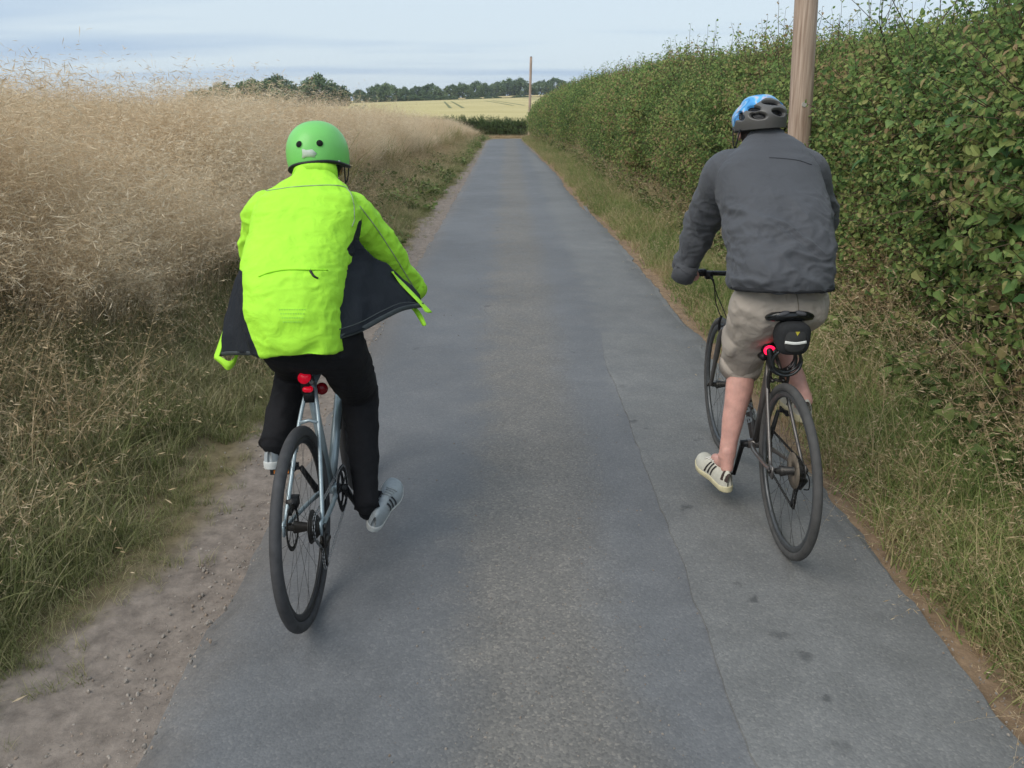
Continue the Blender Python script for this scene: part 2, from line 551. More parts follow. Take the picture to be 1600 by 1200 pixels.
def asphalt(name, tone=1.0, bands=True):
    m = bpy.data.materials.new(name); m.use_nodes = True
    N, L = nodes_of(m)
    b = N["Principled BSDF"]
    b.inputs["Specular IOR Level"].default_value = 0.25
    geo = N.new("ShaderNodeNewGeometry")
    def noise(sc, det, rough=0.6, vec=None):
        q = N.new("ShaderNodeTexNoise"); q.inputs["Scale"].default_value = sc; q.inputs["Detail"].default_value = det; q.inputs["Roughness"].default_value = rough
        L.new(vec or geo.outputs["Position"], q.inputs["Vector"]); return q.outputs["Fac"]
    def mth(op, a, bb, clamp=False):
        q = N.new("ShaderNodeMath"); q.operation = op; q.use_clamp = clamp
        for i, x in enumerate((a, bb)):
            if isinstance(x, (int, float)): q.inputs[i].default_value = x
            else: L.new(x, q.inputs[i])
        return q.outputs[0]
    def rng(x, a, bb, c, d):
        q = N.new("ShaderNodeMapRange"); q.interpolation_type = 'SMOOTHSTEP'
        q.inputs["From Min"].default_value = a; q.inputs["From Max"].default_value = bb; q.inputs["To Min"].default_value = c; q.inputs["To Max"].default_value = d
        L.new(x, q.inputs["Value"]); return q.outputs[0]
    def mix(f, c1, c2, bt='MIX'):
        q = N.new("ShaderNodeMixRGB"); q.blend_type = bt
        if isinstance(f, (int, float)): q.inputs[0].default_value = f
        else: L.new(f, q.inputs[0])
        for i, x in ((1, c1), (2, c2)):
            if isinstance(x, tuple): q.inputs[i].default_value = x
            else: L.new(x, q.inputs[i])
        return q.outputs[0]
    track = S(112 * tone, 113 * tone, 115 * tone); crown = S(120 * tone, 117 * tone, 113 * tone); side = S(121 * tone, 121 * tone, 120 * tone)
    stone = N.new("ShaderNodeTexVoronoi"); stone.inputs["Scale"].default_value = 125
    L.new(geo.outputs["Position"], stone.inputs["Vector"])
    slow = noise(0.55, 3); mid = noise(4.0, 5, 0.65); fine = noise(60, 4, 0.7)
    col = side
    if bands:
        at_ = N.new("ShaderNodeAttribute"); at_.attribute_name = "across"
        x = mth('ADD', at_.outputs["Fac"], mth('MULTIPLY', mth('SUBTRACT', slow, 0.5), 0.35))
        x = mth('ADD', x, mth('MULTIPLY', mth('SUBTRACT', mid, 0.5), 0.30))
        d = mth('ABSOLUTE', mth('SUBTRACT', x, 0.10), 0.0)
        col = mix(rng(d, 0.12, 0.42, 1.0, 0.0), track, crown)
        col = mix(rng(x, 0.62, 0.85, 0.0, 0.8), col, side)
        col = mix(rng(x, -0.80, -1.05, 0.0, 0.45), col, S(128, 120, 112))
        crownf = rng(d, 0.12, 0.45, 1.0, 0.0)
    # single chippings of different stone
    cr = N.new("ShaderNodeValToRGB")
    e = cr.color_ramp.elements
    e[0].position = 0.0; e[0].color = (0.55, 0.55, 0.56, 1); e[1].position = 1.0; e[1].color = (1.62, 1.55, 1.45, 1)
    k = e.new(0.55); k.color = (0.93, 0.93, 0.93, 1)
    k = e.new(0.86); k.color = (1.12, 1.10, 1.07, 1)
    sepc = N.new("ShaderNodeSeparateColor"); L.new(stone.outputs["Color"], sepc.inputs[0])
    L.new(sepc.outputs[0], cr.inputs[0])
    col = mix(mth('ADD', mth('MULTIPLY', crownf, 0.32), 0.28) if bands else 0.34, col, cr.outputs[0], 'MULTIPLY')
    mr = rng(mid, 0.25, 0.75, 0.88, 1.12)
    col = mix(1.0, col, mr, 'MULTIPLY')
    mr = rng(slow, 0.3, 0.7, 0.90, 1.10)
    col = mix(1.0, col, mr, 'MULTIPLY')
    # dark oily spots and damp marks
    sp = N.new("ShaderNodeTexVoronoi"); sp.inputs["Scale"].default_value = 1.9; sp.inputs["Randomness"].default_value = 1.0
    wv = N.new("ShaderNodeVectorMath"); wv.operation = 'MULTIPLY_ADD'
    nn = N.new("ShaderNodeTexNoise"); nn.inputs["Scale"].default_value = 25
    L.new(geo.outputs["Position"], nn.inputs["Vector"])
    L.new(nn.outputs["Color"], wv.inputs[0]); wv.inputs[1].default_value = (0.08, 0.08, 0.08); L.new(geo.outputs["Position"], wv.inputs[2])
    L.new(wv.outputs[0], sp.inputs["Vector"])
    col = mix(rng(sp.outputs["Distance"], 0.035, 0.075, 0.42, 0.0), col, S(62, 64, 66))
    if not bands:
        # a trail of old oil drips
        for (sx, sy, sr) in ((0.885, 2.64, 0.022), (0.915, 2.43, 0.030), (0.86, 2.74, 0.018), (0.955, 2.32, 0.032), (0.79, 3.35, 0.026), (0.93, 1.92, 0.030), (0.96, 2.12, 0.016), (0.70, 4.4, 0.03), (0.72, 5.0, 0.026), (0.66, 6.1, 0.03), (0.70, 4.0, 0.02)):
            q = N.new("ShaderNodeVectorMath"); q.operation = 'DISTANCE'
            L.new(wv.outputs[0], q.inputs[0]); q.inputs[1].default_value = (sx + 0.04, sy + 0.04, 0.055)
            col = mix(rng(q.outputs["Value"], sr * 0.3, sr * 1.5, 0.5 + 0.14 * math.sin(sx * 91 + sy * 37), 0.0), col, S(60, 61, 62))
    L.new(col, b.inputs["Base Color"])
    rgh = rng(mid, 0.3, 0.7, 0.55, 0.8)
    L.new(rgh, b.inputs["Roughness"])
    h = mth('ADD', mth('MULTIPLY', stone.outputs["Distance"], -0.6), mth('MULTIPLY', fine, 0.8))
    bp = N.new("ShaderNodeBump"); bp.inputs["Strength"].default_value = 0.4; bp.inputs["Distance"].default_value = 0.004
    L.new(h, bp.inputs["Height"]); L.new(bp.outputs[0], b.inputs["Normal"])
    return m
lane_mat = asphalt("asphalt")
link("lane", me, lane_mat, kind="structure")

# a thin resurfaced strip along the right-hand side, its ragged lip towards the middle
py_ = np.arange(-6, 15, 0.05)
o1 = np.zeros(len(py_))
ed = 0.67 + 0.014 * vnoise(np.column_stack([o1, py_, o1]), 6, 31, 4) + 0.016 * vnoise(np.column_stack([o1, py_, o1]), 0.9, 33, 2) + 0.70 * sstep(4.6, 15.0, py_)
rr_ = road_right(py_) + 0.045 * vnoise(np.column_stack([o1 + 5, py_, o1]), 4.5, 23, 3) - 0.02
V, F = [], []
for i, y in enumerate(py_):
    for k, tt in enumerate((0.0, 0.004, 0.03, 0.4, 0.7, 0.985, 1.0)):
        x = ed[i] * (1 - tt) + rr_[i] * tt
        s = (x - ROAD_L) / (rr_[i] + 0.02 - ROAD_L)
        z = 0.006 + 0.012 * (1 - ((s - 0.5) * 2) ** 2) + (0.014 * float(sstep(7.6, 4.8, y)) - 0.006 if 0 < k < 6 else -0.012) - (0.012 if k >= 5 else 0)
        V.append((x, y, z))
        if i and k:
            a = len(V) - 1
            F.append((a - 8, a - 7, a, a - 1))
me = mesh_np("lane_patch", V, F, False)
un = me.attributes.new("across", 'FLOAT', 'POINT'); un.data.foreach_set("value", np.array(V)[:, 0].astype(np.float32))
link("lane_patch", me, asphalt("asphalt_patch", 1.0, False), kind="structure")

# ------------------------------------------------------------------ loose stones on the grit strip and the crown of the lane
def stone_proto(seed):
    rs = np.random.RandomState(seed)
    v, f = ellipsoid((0, 0, 0), (1, 0.8, 0.55), nu=6, nv=4)
    v = [p * (0.8 + 0.4 * rs.rand()) for p in v]
    return v, f, [seed % 3] * len(f)
def stones(name, n, fx, fy, size, tone=1.0):
    y = fy(n); x = fx(n, y)
    z = np.maximum(land_z(x, y), np.where((x > ROAD_L) & (x < road_right(y)), base_z(y) + 0.016, -9))
    rot = RNG.rand(n, 3) * 6.28
    s = size * (0.4 + RNG.rand(n) ** 3 * 1.8)
    return scatter(name, [stone_proto(k) for k in range(6)], [mat("flint", S(166 * tone, 156 * tone, 146 * tone), 0.9), mat("grey_chipping", S(146 * tone, 138 * tone, 130 * tone), 0.9), mat("brown_grit", S(150 * tone, 134 * tone, 120 * tone), 0.9)],
                   np.column_stack([x, y, z + 0.001]), rot, s, RNG.randint(0, 6, n), kind="stuff")
stones("gravel", 5000, lambda n, y: -1.0 - np.abs(RNG.randn(n)) * 0.22, lambda n: 1.5 + 30 * RNG.rand(n) ** 2, 0.0048)
stones("loose_chippings", 6000, lambda n, y: 0.12 + RNG.randn(n) * 0.24, lambda n: 1.5 + 24 * RNG.rand(n) ** 1.7, 0.0026, 0.86)
stones("verge_grit", 2500, lambda n, y: road_right(y) + 0.03 + RNG.randn(n) * 0.07, lambda n: 1.8 + 24 * RNG.rand(n) ** 1.8, 0.0028, 0.9)

# ------------------------------------------------------------------ fields beyond
def sheet(name, xs, ys, dz, m, cond=None):
    GX, GY = np.meshgrid(xs, ys)
    z = land_z(GX, GY) + dz
    n = len(xs)
    I = np.arange(GX.size).reshape(len(ys), n)
    F = np.stack([I[:-1, :-1].ravel(), I[:-1, 1:].ravel(), I[1:, 1:].ravel(), I[1:, :-1].ravel()], 1)
    me = mesh_np(name, np.column_stack([GX.ravel(), GY.ravel(), z.ravel()]), F.tolist())
    return link(name, me, m, kind="structure")
def field_mat(name, c1, c2, tram):
    m = bpy.data.materials.new(name); m.use_nodes = True
    N, L = nodes_of(m)
    b = N["Principled BSDF"]; b.inputs["Roughness"].default_value = 0.95; b.inputs["Specular IOR Level"].default_value = 0.05
    geo = N.new("ShaderNodeNewGeometry")
    nz = N.new("ShaderNodeTexNoise"); nz.inputs["Scale"].default_value = 0.035; nz.inputs["Detail"].default_value = 8; nz.inputs["Roughness"].default_value = 0.7
    L.new(geo.outputs["Position"], nz.inputs["Vector"])
    rp = N.new("ShaderNodeValToRGB"); rp.color_ramp.elements[0].position = 0.35; rp.color_ramp.elements[1].position = 0.65
    rp.color_ramp.elements[0].color = c1; rp.color_ramp.elements[1].color = c2
    L.new(nz.outputs["Fac"], rp.inputs[0])
    L.new(rp.outputs[0], b.inputs["Base Color"])
    return m
sheet("wheat_field", np.linspace(-190, 240, 90), np.linspace(69, 330, 80), 0.35, field_mat("ripe_wheat", S(190, 176, 124), S(204, 190, 140), True))
sheet("upper_field", np.linspace(-260, 320, 70), np.linspace(338, 430, 30), 0.5, field_mat("stubble", S(196, 176, 124), S(208, 190, 142), False))

# pairs of wheel tracks pressed into the wheat
tm = mat("trodden_wheat", S(120, 122, 78), 0.95, var=0.15, scale=0.5)
def tramline(x0, y0, x1, y1, w=0.6):
    mb = MB()
    n = 40
    d = Vector((x1 - x0, y1 - y0, 0)).normalized(); s = Vector((d.y, -d.x, 0))
    for off in (-1.1, 1.1):
        vs = []
        for i in range(n + 1):
            t = i / n
            for q in (-w / 2, w / 2):
                x = x0 + (x1 - x0) * t + s.x * (off + q); y = y0 + (y1 - y0) * t + s.y * (off + q)
                vs.append((x, y, float(land_z(x, y)) + 0.37))
        mb.add((vs, [(2 * i, 2 * i + 1, 2 * i + 3, 2 * i + 2) for i in range(n)]))
    mb.build("wheel_tracks", tm, kind="structure")
for (a, ya, b2, yb) in ((-25, 140, -40, 235), (-9, 150, -19, 270), (2, 170, -6, 260), (16, 150, 6, 300), (-60, 160, -75, 260)):
    tramline(a, ya, b2, yb)
# ------------------------------------------------------------------ plant prototypes
def blade(rs, v, f, root, h, az, lean, droop, w, segs=4):
    """a bent ribbon"""
    n0 = len(v)
    dx, dy = math.cos(az), math.sin(az)
    tw = az + math.pi / 2 + rs.uniform(-0.9, 0.9)
    sx, sy = math.cos(tw), math.sin(tw)
    for i in range(segs + 1):
        t = i / segs
        r = h * (lean * t + droop * t * t)
        z = h * (t - 0.45 * droop * t * t * t)
        c = (root[0] + dx * r, root[1] + dy * r, root[2] + z)
        ww = w * (1 - t * 0.85) / 2
        if i == segs:
            v.append(c)
        else:
            v.append((c[0] - sx * ww, c[1] - sy * ww, c[2])); v.append((c[0] + sx * ww, c[1] + sy * ww, c[2]))
    for i in range(segs - 1):
        a = n0 + 2 * i
        f.append((a, a + 1, a + 3, a + 2))
    a = n0 + 2 * (segs - 1)
    f.append((a, a + 1, a + 2))

def tuft(seed, n, h, spread, droop, w, lean=0.25, segs=4):
    rs = np.random.RandomState(seed)
    v, f, m = [], [], []
    for k in range(n):
        a = rs.rand() * 6.28; r = spread * math.sqrt(rs.rand())
        k0 = len(f)
        blade(rs, v, f, (r * math.cos(a), r * math.sin(a), -0.02), h * rs.uniform(0.45, 1.1), rs.rand() * 6.28, lean * rs.uniform(0.2, 1.6), droop * rs.uniform(0.2, 1.5), w * rs.uniform(0.6, 1.3), segs)
        m += [0] * (len(f) - k0)
    return v, f, m

def wisp(seed, n, h, spread, nsp, sp_len, w=0.004, droop=0.35, az0=None, feather=0.0):
    """tall dead stems with loose hanging seed heads"""
    rs = np.random.RandomState(seed)
    v, f = [], []
    for k in range(n):
        a = rs.rand() * 6.28; r = spread * math.sqrt(rs.rand())
        hh = h * rs.uniform(0.55, 1.12); az = rs.rand() * 6.28 if az0 is None else az0 + rs.randn() * 0.7
        lean = rs.uniform(0.02, 0.3); dr = droop * rs.uniform(0.3, 1.6)
        root = (r * math.cos(a), r * math.sin(a), 0)
        blade(rs, v, f, root, hh, az, lean, dr, w * 1.7, 5)
        dx, dy = math.cos(az), math.sin(az)
        for j in range(nsp):
            t = 0.45 + 0.55 * (j + rs.rand()) / nsp
            rr = hh * (lean * t + dr * t * t); z = hh * (t - 0.45 * dr * t ** 3)
            c = Vector((root[0] + dx * rr, root[1] + dy * rr, z))
            d = Vector((rs.randn(), rs.randn(), rs.uniform(-0.6, 0.9))); d.normalize()
            q = c + d * sp_len * rs.uniform(0.4, 1.3)
            s = d.cross(Vector((rs.randn(), rs.randn(), rs.randn()))); s.normalize(); s *= w * rs.uniform(0.7, 1.6)
            n0 = len(v)
            v += [tuple(c), tuple(c * 0.4 + q * 0.6 + s), tuple(q), tuple(c * 0.4 + q * 0.6 - s)]
            f.append((n0, n0 + 1, n0 + 2, n0 + 3))
    return v, f, [0] * len(f)

def leaf_vf(L, W, fold=0.25, curl=0.15):
    """a leaf lying along +y, folded on its midrib"""
    z = lambda x, y: abs(x) * fold * 2 - curl * y * y / L
    P = [(0, 0), (0, 0.5), (0, 1.0), (-0.36, 0.22), (-0.46, 0.5), (-0.28, 0.8), (0.36, 0.22), (0.46, 0.5), (0.28, 0.8)]
    v = [(x * W, y * L, z(x * W, y * L)) for x, y in P]
    f = [(0, 1, 4, 3), (1, 2, 5, 4), (0, 6, 7, 1), (1, 7, 8, 2)]
    return v, f

def sprig(seed, n, length, L, W):
    """a twig with alternate leaves, growing along +z"""
    rs = np.random.RandomState(seed)
    v, f, m = [], [], []
    tw = [(0, 0, 0)]
    d = Vector((rs.randn() * 0.15, rs.randn() * 0.15, 1)).normalized()
    p = Vector((0, 0, 0))
    for i in range(5):
        d = (d + Vector((rs.randn(), rs.randn(), rs.randn() * 0.3)) * 0.13).normalized()
        p = p + d * length / 5
        tw.append(tuple(p))
    tv, tf = tube(tw, [0.004, 0.0035, 0.003, 0.0025, 0.002, 0.0012], n=3, caps=False)
    v += [tuple(x) for x in tv]; f += tf; m += [1] * len(tf)
    for k in range(n):
        t = (k + 0.6) / n * 5
        i = min(4, int(t)); a, bq = Vector(tw[i]), Vector(tw[i + 1])
        c = a.lerp(bq, t - i)
        az = k * 2.4 + rs.randn() * 0.5
        el = rs.uniform(-0.5, 0.9)
        s = rs.uniform(0.6, 1.25)
        lv, lf = leaf_vf(L * s, W * s, rs.uniform(0.1, 0.35), rs.uniform(0.0, 0.5))
        M = Matrix.Rotation(az, 3, 'Z') @ Matrix.Rotation(el, 3, 'X') @ Matrix.Rotation(rs.uniform(-0.7, 0.7), 3, 'Y')
        stalk = M @ Vector((0, L * 0.3, 0))
        n0 = len(v)
        v += [tuple(c + stalk + M @ Vector(x)) for x in lv]
        f += [tuple(q + n0 for q in g) for g in lf]; m += [0] * len(lf)
    return v, f, m

def strew(n, fx, fy):
    y = fy(n); x = fx(n, y)
    return x, y

# ------------------------------------------------------------------ grass of the verges
grass_green = leaf_mat("verge_grass", [S(104, 112, 68), S(132, 138, 88), S(158, 154, 112), S(184, 172, 136)], 0.6, 0.25, 1.3, 0.28)
grass_dull = leaf_mat("dull_grass", [S(116, 118, 80), S(146, 142, 104), S(172, 160, 126), S(196, 178, 148)], 0.7, 0.25, 1.5, 0.3)
straw_m = leaf_mat("dead_straw", [S(164, 140, 108), S(194, 170, 134), S(212, 192, 160)], 0.75, 0.25, 1.5, 0.3)
crop_m = leaf_mat("seeding_grass", [S(206, 180, 146), S(228, 206, 172), S(240, 226, 200)], 0.8, 0.35, 0.7, 0.3)
weed_m = leaf_mat("weed_leaf", [S(78, 94, 54), S(104, 122, 70), S(132, 144, 88)], 0.55, 0.25, 1.2, 0.25)

def z_rot(n, tilt=0.12):
    return np.column_stack([RNG.randn(n) * tilt, RNG.randn(n) * tilt, RNG.rand(n) * 6.28])

short = [tuft(100 + k, 26, 0.19, 0.08, 0.55, 0.0055) for k in range(6)]
tall = [tuft(120 + k, 22, 0.46, 0.10, 0.65, 0.0065, 0.3, 5) for k in range(6)]
bent = [wisp(140 + k, 8, 0.55, 0.10, 12, 0.030, 0.0017, 0.8) for k in range(4)]
broad = [(lambda s: s)(sprig(160 + k, 9, 0.16, 0.055, 0.035)) for k in range(3)]

def left_edge(y):
    return -1.38 - 0.22 * sstep(3.4, 2.0, y) + 0.14 * vnoise(np.column_stack([0 * y, y, 0 * y]), 1.4, 8, 3) + 0.19 * sstep(8, 30, y)
def place(n, y0, y1, p, x_of):
    y = y0 + (y1 - y0) * RNG.rand(n) ** p
    x = x_of(n, y)
    return x, y
def lz(x, y):
    return land_z(x + bend(y) * 0, y)
def mask_noise(x, y, sc, seed):
    return vnoise(np.column_stack([x, y, 0 * x]), sc, seed, 3)

# left verge: low turf
x, y = place(26000, 1.2, 60, 1.9, lambda n, y: left_edge(y) - 0.02 - (1 - RNG.rand(n) ** 1.0) * 2.1 * (0.4 + 0.6 * RNG.rand(n)) + 0.10 * RNG.randn(n))
s = (0.55 + 0.8 * RNG.rand(len(x))) * (0.35 + 0.65 * sstep(0.0, -0.35, x - left_edge(y)))
k = mask_noise(x, y, 1.2, 71) > -0.12
k |= RNG.rand(len(x)) < 0.25
x, y, s = x[k], y[k], s[k]
scatter("verge_turf", short, [grass_green], np.column_stack([x, y, land_z(x, y)]), z_rot(len(x), 0.2), s, RNG.randint(0, 6, len(x)), kind="stuff")
# left verge: longer grass and bent stalks up the bank
x, y = place(15000, 1.2, 62, 1.8, lambda n, y: left_edge(y) - 0.22 - 2.3 * RNG.rand(n) ** 0.8)
s = (0.35 + 0.55 * RNG.rand(len(x))) * (0.42 + 0.5 * sstep(-1.7, -2.7, x))
scatter("long_grass", tall, [grass_dull], np.column_stack([x, y, land_z(x, y)]), z_rot(len(x), 0.25), s, RNG.randint(0, 6, len(x)), kind="stuff")
x, y = place(3600, 1.2, 55, 1.7, lambda n, y: left_edge(y) - 0.3 - 2.2 * RNG.rand(n) ** 0.7)
scatter("bent_stalks", bent, [straw_m], np.column_stack([x, y, land_z(x, y)]), z_rot(len(x), 0.3), 0.6 + 0.7 * RNG.rand(len(x)), RNG.randint(0, 4, len(x)), kind="stuff")
x, y = place(6000, 1.2, 50, 1.7, lambda n, y: left_edge(y) - 0.1 - 2.2 * RNG.rand(n))
k = mask_noise(x, y, 0.9, 77) > 0.12
x, y = x[k], y[k]
scatter("verge_weeds", broad, [weed_m, weed_m], np.column_stack([x, y, land_z(x, y)]), z_rot(len(x), 0.5), 0.8 + 0.9 * RNG.rand(len(x)), RNG.randint(0, 3, len(x)), kind="stuff")

# right verge
def hedge_x(y):
    y = np.asarray(y, float)
    return 2.74 + 0.12 * np.exp(-((y - 6.9) / 0.8) ** 2) - 0.10 * sstep(5, 2.5, y) - 0.15 * sstep(10, 20, y) - 1.0 * sstep(20, 47, y)
def hedge_h(y):
    y = np.asarray(y, float)
    return 2.15 + 0.24 * sstep(7.5, 3, y) - 0.52 * sstep(24, 47, y)
def rv(n, y):
    a = road_right(y)
    return a + 0.10 + (hedge_x(y) + 0.25 - a) * RNG.rand(n)
x, y = place(17000, 1.6, 47, 1.8, rv)
u = (x - road_right(y)) / (hedge_x(y) - road_right(y))
k = RNG.rand(len(x)) < 0.25 + 0.75 * sstep(0.08, 0.3, u) * sstep(1.15, 0.8, u)
x, y, u = x[k], y[k], u[k]
right_green = leaf_mat("right_verge_grass", [S(98, 120, 66), S(126, 146, 82), S(152, 158, 100), S(184, 168, 126)], 0.6, 0.3, 1.0, 0.28)
scatter("verge_turf_beside_hedge", short, [right_green], np.column_stack([x, y, land_z(x, y)]), z_rot(len(x), 0.2), 0.6 + 0.9 * RNG.rand(len(x)), RNG.randint(0, 6, len(x)), kind="stuff")
x, y = place(8000, 1.6, 47, 1.7, rv)
u = (x - road_right(y)) / (hedge_x(y) - road_right(y))
k = (u > 0.22) & (RNG.rand(len(x)) < 0.75)
x, y = x[k], y[k]
scatter("long_grass_beside_hedge", tall, [right_green], np.column_stack([x, y, land_z(x, y)]), z_rot(len(x), 0.3), 0.35 + 0.5 * RNG.rand(len(x)), RNG.randint(0, 6, len(x)), kind="stuff")
x, y = place(15000, 1.6, 47, 1.7, rv)
u = (x - road_right(y)) / (hedge_x(y) - road_right(y))
k = RNG.rand(len(x)) < 0.12 + sstep(0.3, 0.1, u) * 0.9 + sstep(0.75, 1.0, u) * 0.25
x, y, u = x[k], y[k], u[k]
scatter("dry_grass_beside_hedge", short + bent, [straw_m], np.column_stack([x, y, land_z(x, y)]), z_rot(len(x), 0.35), (0.5 + 0.7 * RNG.rand(len(x))) * (0.5 + 0.6 * sstep(0.0, 0.5, u)), RNG.randint(0, 10, len(x)), kind="stuff")

# tall dry stalks and weeds spilling out of the hedge foot
stalk = [wisp(180 + k, 5, 0.85, 0.12, 14, 0.035, 0.0022, 0.6) for k in range(4)]
x, y = place(700, 2.2, 46, 1.5, lambda n, y: hedge_x(y) - 0.30 + 0.32 * RNG.rand(n))
scatter("dry_stalks_at_hedge_foot", stalk, [straw_m], np.column_stack([x, y, land_z(x, y)]), z_rot(len(x), 0.3), 0.6 + 0.6 * RNG.rand(len(x)), RNG.randint(0, 4, len(x)), kind="stuff")
x, y = place(3200, 2.2, 46, 1.5, lambda n, y: hedge_x(y) - 0.45 + 0.45 * RNG.rand(n))
scatter("weeds_at_hedge_foot", broad, [weed_m, weed_m], np.column_stack([x, y, land_z(x, y)]), z_rot(len(x), 0.5), 0.8 + 0.9 * RNG.rand(len(x)), RNG.randint(0, 3, len(x)), kind="stuff")

# ------------------------------------------------------------------ the tall dead grass crop behind the left verge
crop = [wisp(200 + k, 32, 1.40, 0.24, 24, 0.075, 0.0022, 0.42, az0=k * 0.8) for k in range(9)]
def crop_edge(y):
    return -2.45 - 1.5 * sstep(5.5, 2.5, y) - 0.55 * sstep(8, 14, y) + 0.75 * sstep(26, 60, y) + 0.22 * vnoise(np.column_stack([0 * y, y, 0 * y + 3]), 0.5, 41, 2)
n = 11000
y = 0.5 + 64 * RNG.rand(n) ** 1.35
x = crop_edge(y) - 7.5 * RNG.rand(n) ** 1.5
n2 = 5000
y2 = 4 + 61 * RNG.rand(n2) ** 0.8
x2 = crop_edge(y2) - 3 - 42 * RNG.rand(n2) ** 0.9
x = np.concatenate([x, x2]); y = np.concatenate([y, y2])
big = np.concatenate([np.zeros(n), np.ones(n2)])
d = crop_edge(y) - x
s = (0.72 + 0.34 * RNG.rand(len(x))) * (0.62 + 0.38 * sstep(0, 0.7, d)) * (1 - 0.28 * sstep(22, 60, y)) + 0.05 * big
s *= 1 + 0.42 * np.clip(mask_noise(x, y, 0.8, 43), -0.5, 0.45)
rot = z_rot(len(x), 0.12)
rot[:, 0] += 0.55 * mask_noise(x, y, 0.7, 44); rot[:, 1] += 0.55 * mask_noise(x, y, 0.7, 45)
scatter("tall_seeding_grass", crop, [crop_m], np.column_stack([x, y, land_z(x, y) - 0.02]), rot, s, RNG.randint(0, 9, len(x)), kind="stuff")

# a few greener weeds standing in the edge of it
tallweed_m = leaf_mat("tall_weed", [S(110, 116, 66), S(140, 140, 86), S(166, 156, 104)], 0.6, 0.3, 1.2, 0.25)
tallweed = [tuft(300 + k, 40, 1.0, 0.28, 0.45, 0.010, 0.25, 5) for k in range(3)]
for (wx, wy) in ((-3.0, 13.5), (-3.1, 20.0), (-2.9, 26.0), (-2.7, 33.0), (-2.5, 39.0)):
    a = RNG.rand(14, 2) * np.array([0.9, 2.2]) + np.array([wx - 0.45, wy - 1.1])
    scatter("weed_clump", tallweed, [tallweed_m], np.column_stack([a[:, 0], a[:, 1], land_z(a[:, 0], a[:, 1])]), z_rot(14, 0.2), 0.7 + 0.5 * RNG.rand(14), RNG.randint(0, 3, 14), kind="stuff")

# ------------------------------------------------------------------ hedge
hedge_leaf = leaf_mat("hedge_leaf", [S(92, 118, 72), S(114, 142, 82), S(138, 160, 92), S(164, 174, 106), S(170, 146, 110)], 0.55, 0.42, 0.8, 0.26, 5.0)
twig_m = mat("twig", S(92, 78, 62), 0.9, scale=10)
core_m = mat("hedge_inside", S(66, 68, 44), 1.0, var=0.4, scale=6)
hedge = empty("hedge", (3.4, 20, 0), "long overgrown green hedge running beside the right-hand verge up to the bend", "hedge")

def hedge_point(n, y0, y1, p=1.0, top=True):
    """points and outward directions on the lane face, the crest and the far end"""
    y = y0 + (y1 - y0) * RNG.rand(n) ** p
    H = hedge_h(y); X = hedge_x(y)
    t = RNG.rand(n) * (1.45 if top else 1.0)
    face = t < 1.0
    q = np.clip(t, 0, 1)
    bulge = 0.26 * vnoise(np.column_stack([0 * y, y, q * H]), 1.1, 51, 3) + 0.09 * vnoise(np.column_stack([0 * y, y, q * H]), 3.5, 52, 2)
    x = X + 0.10 - 0.22 * np.sin(q * 2.6) + 0.34 * sstep(0.72, 1.0, q) + bulge
    z = 0.06 + q * (H - 0.1)
    x = np.where(face, x, X + 0.34 + (t - 1) / 0.45 * 1.5)
    crest = 0.24 * vnoise(np.column_stack([x, y, 0 * y]), 0.9, 53, 3)
    z = np.where(face, z, H + crest - 0.02) + np.where(face & (q > 0.75), crest * (q - 0.75) * 4, 0)
    nrm = np.column_stack([np.where(face, -1 + 0.9 * sstep(0.7, 1, q), -0.1), 0 * y - 0.25, np.where(face, 0.35 + 0.9 * sstep(0.7, 1, q), 1.0)])
    return np.column_stack([x, y, z + land_z(np.minimum(x, 3), y)]), nrm, q, face

def aim(nrm, jitter):
    """euler turning +z to the direction"""
    d = nrm / np.linalg.norm(nrm, axis=1)[:, None] + RNG.randn(len(nrm), 3) * jitter
    d /= np.linalg.norm(d, axis=1)[:, None]
    rx = np.arccos(np.clip(d[:, 2], -1, 1)); rz = np.arctan2(d[:, 1], d[:, 0]) + math.pi / 2
    return np.column_stack([rx, 0 * rx, rz])

sp_small = [sprig(400 + k, 24, 0.40, 0.037, 0.026) for k in range(6)]
sp_big = [sprig(420 + k, 13, 0.36, 0.072, 0.050) for k in range(4)]
sp_thin = [sprig(440 + k, 14, 0.55, 0.034, 0.020) for k in range(4)]
Ps, Rs, Sc, Id = [], [], [], []
def grow(n, y0, y1, p, sc, kinds, jit=0.55, inset=0.0, top=True, keep=None):
    P, nr, q, face = hedge_point(n, y0, y1, p, top)
    if keep is not None:
        k = keep(P, q)
        P, nr = P[k], nr[k]
    P = P - nr * (0.12 + inset)
    away = (np.hypot(P[:, 0] - 2.47, P[:, 1] - 7.0) > 0.30) | (P[:, 0] > 2.72)
    away &= ~((np.abs(P[:, 0] / P[:, 1] - 0.352) < 0.035) & (P[:, 1] < 7.1) & (P[:, 1] > 5.5))
    P, nr = P[away], nr[away]
    Ps.append(P); Rs.append(aim(nr, jit)); Sc.append(sc * (0.7 + 0.6 * RNG.rand(len(P)))); Id.append(RNG.randint(kinds[0], kinds[1], len(P)))
grow(9500, 1.0, 16, 1.0, 0.95, (0, 6), jit=0.8)
grow(3500, 1.0, 16, 1.0, 1.0, (0, 6), inset=0.18)
grow(6500, 15, 30, 1.0, 1.25, (0, 6))
grow(4500, 29, 48, 1.0, 1.5, (0, 6))
grow(700, 1.5, 5.2, 1.0, 1.0, (6, 10), keep=lambda P, q: (vnoise(P, 0.9, 61, 2) > -0.05) & (P[:, 2] < 2.0))
grow(250, 6, 16, 1.0, 1.0, (6, 10), keep=lambda P, q: vnoise(P, 0.8, 62, 2) > 0.15)
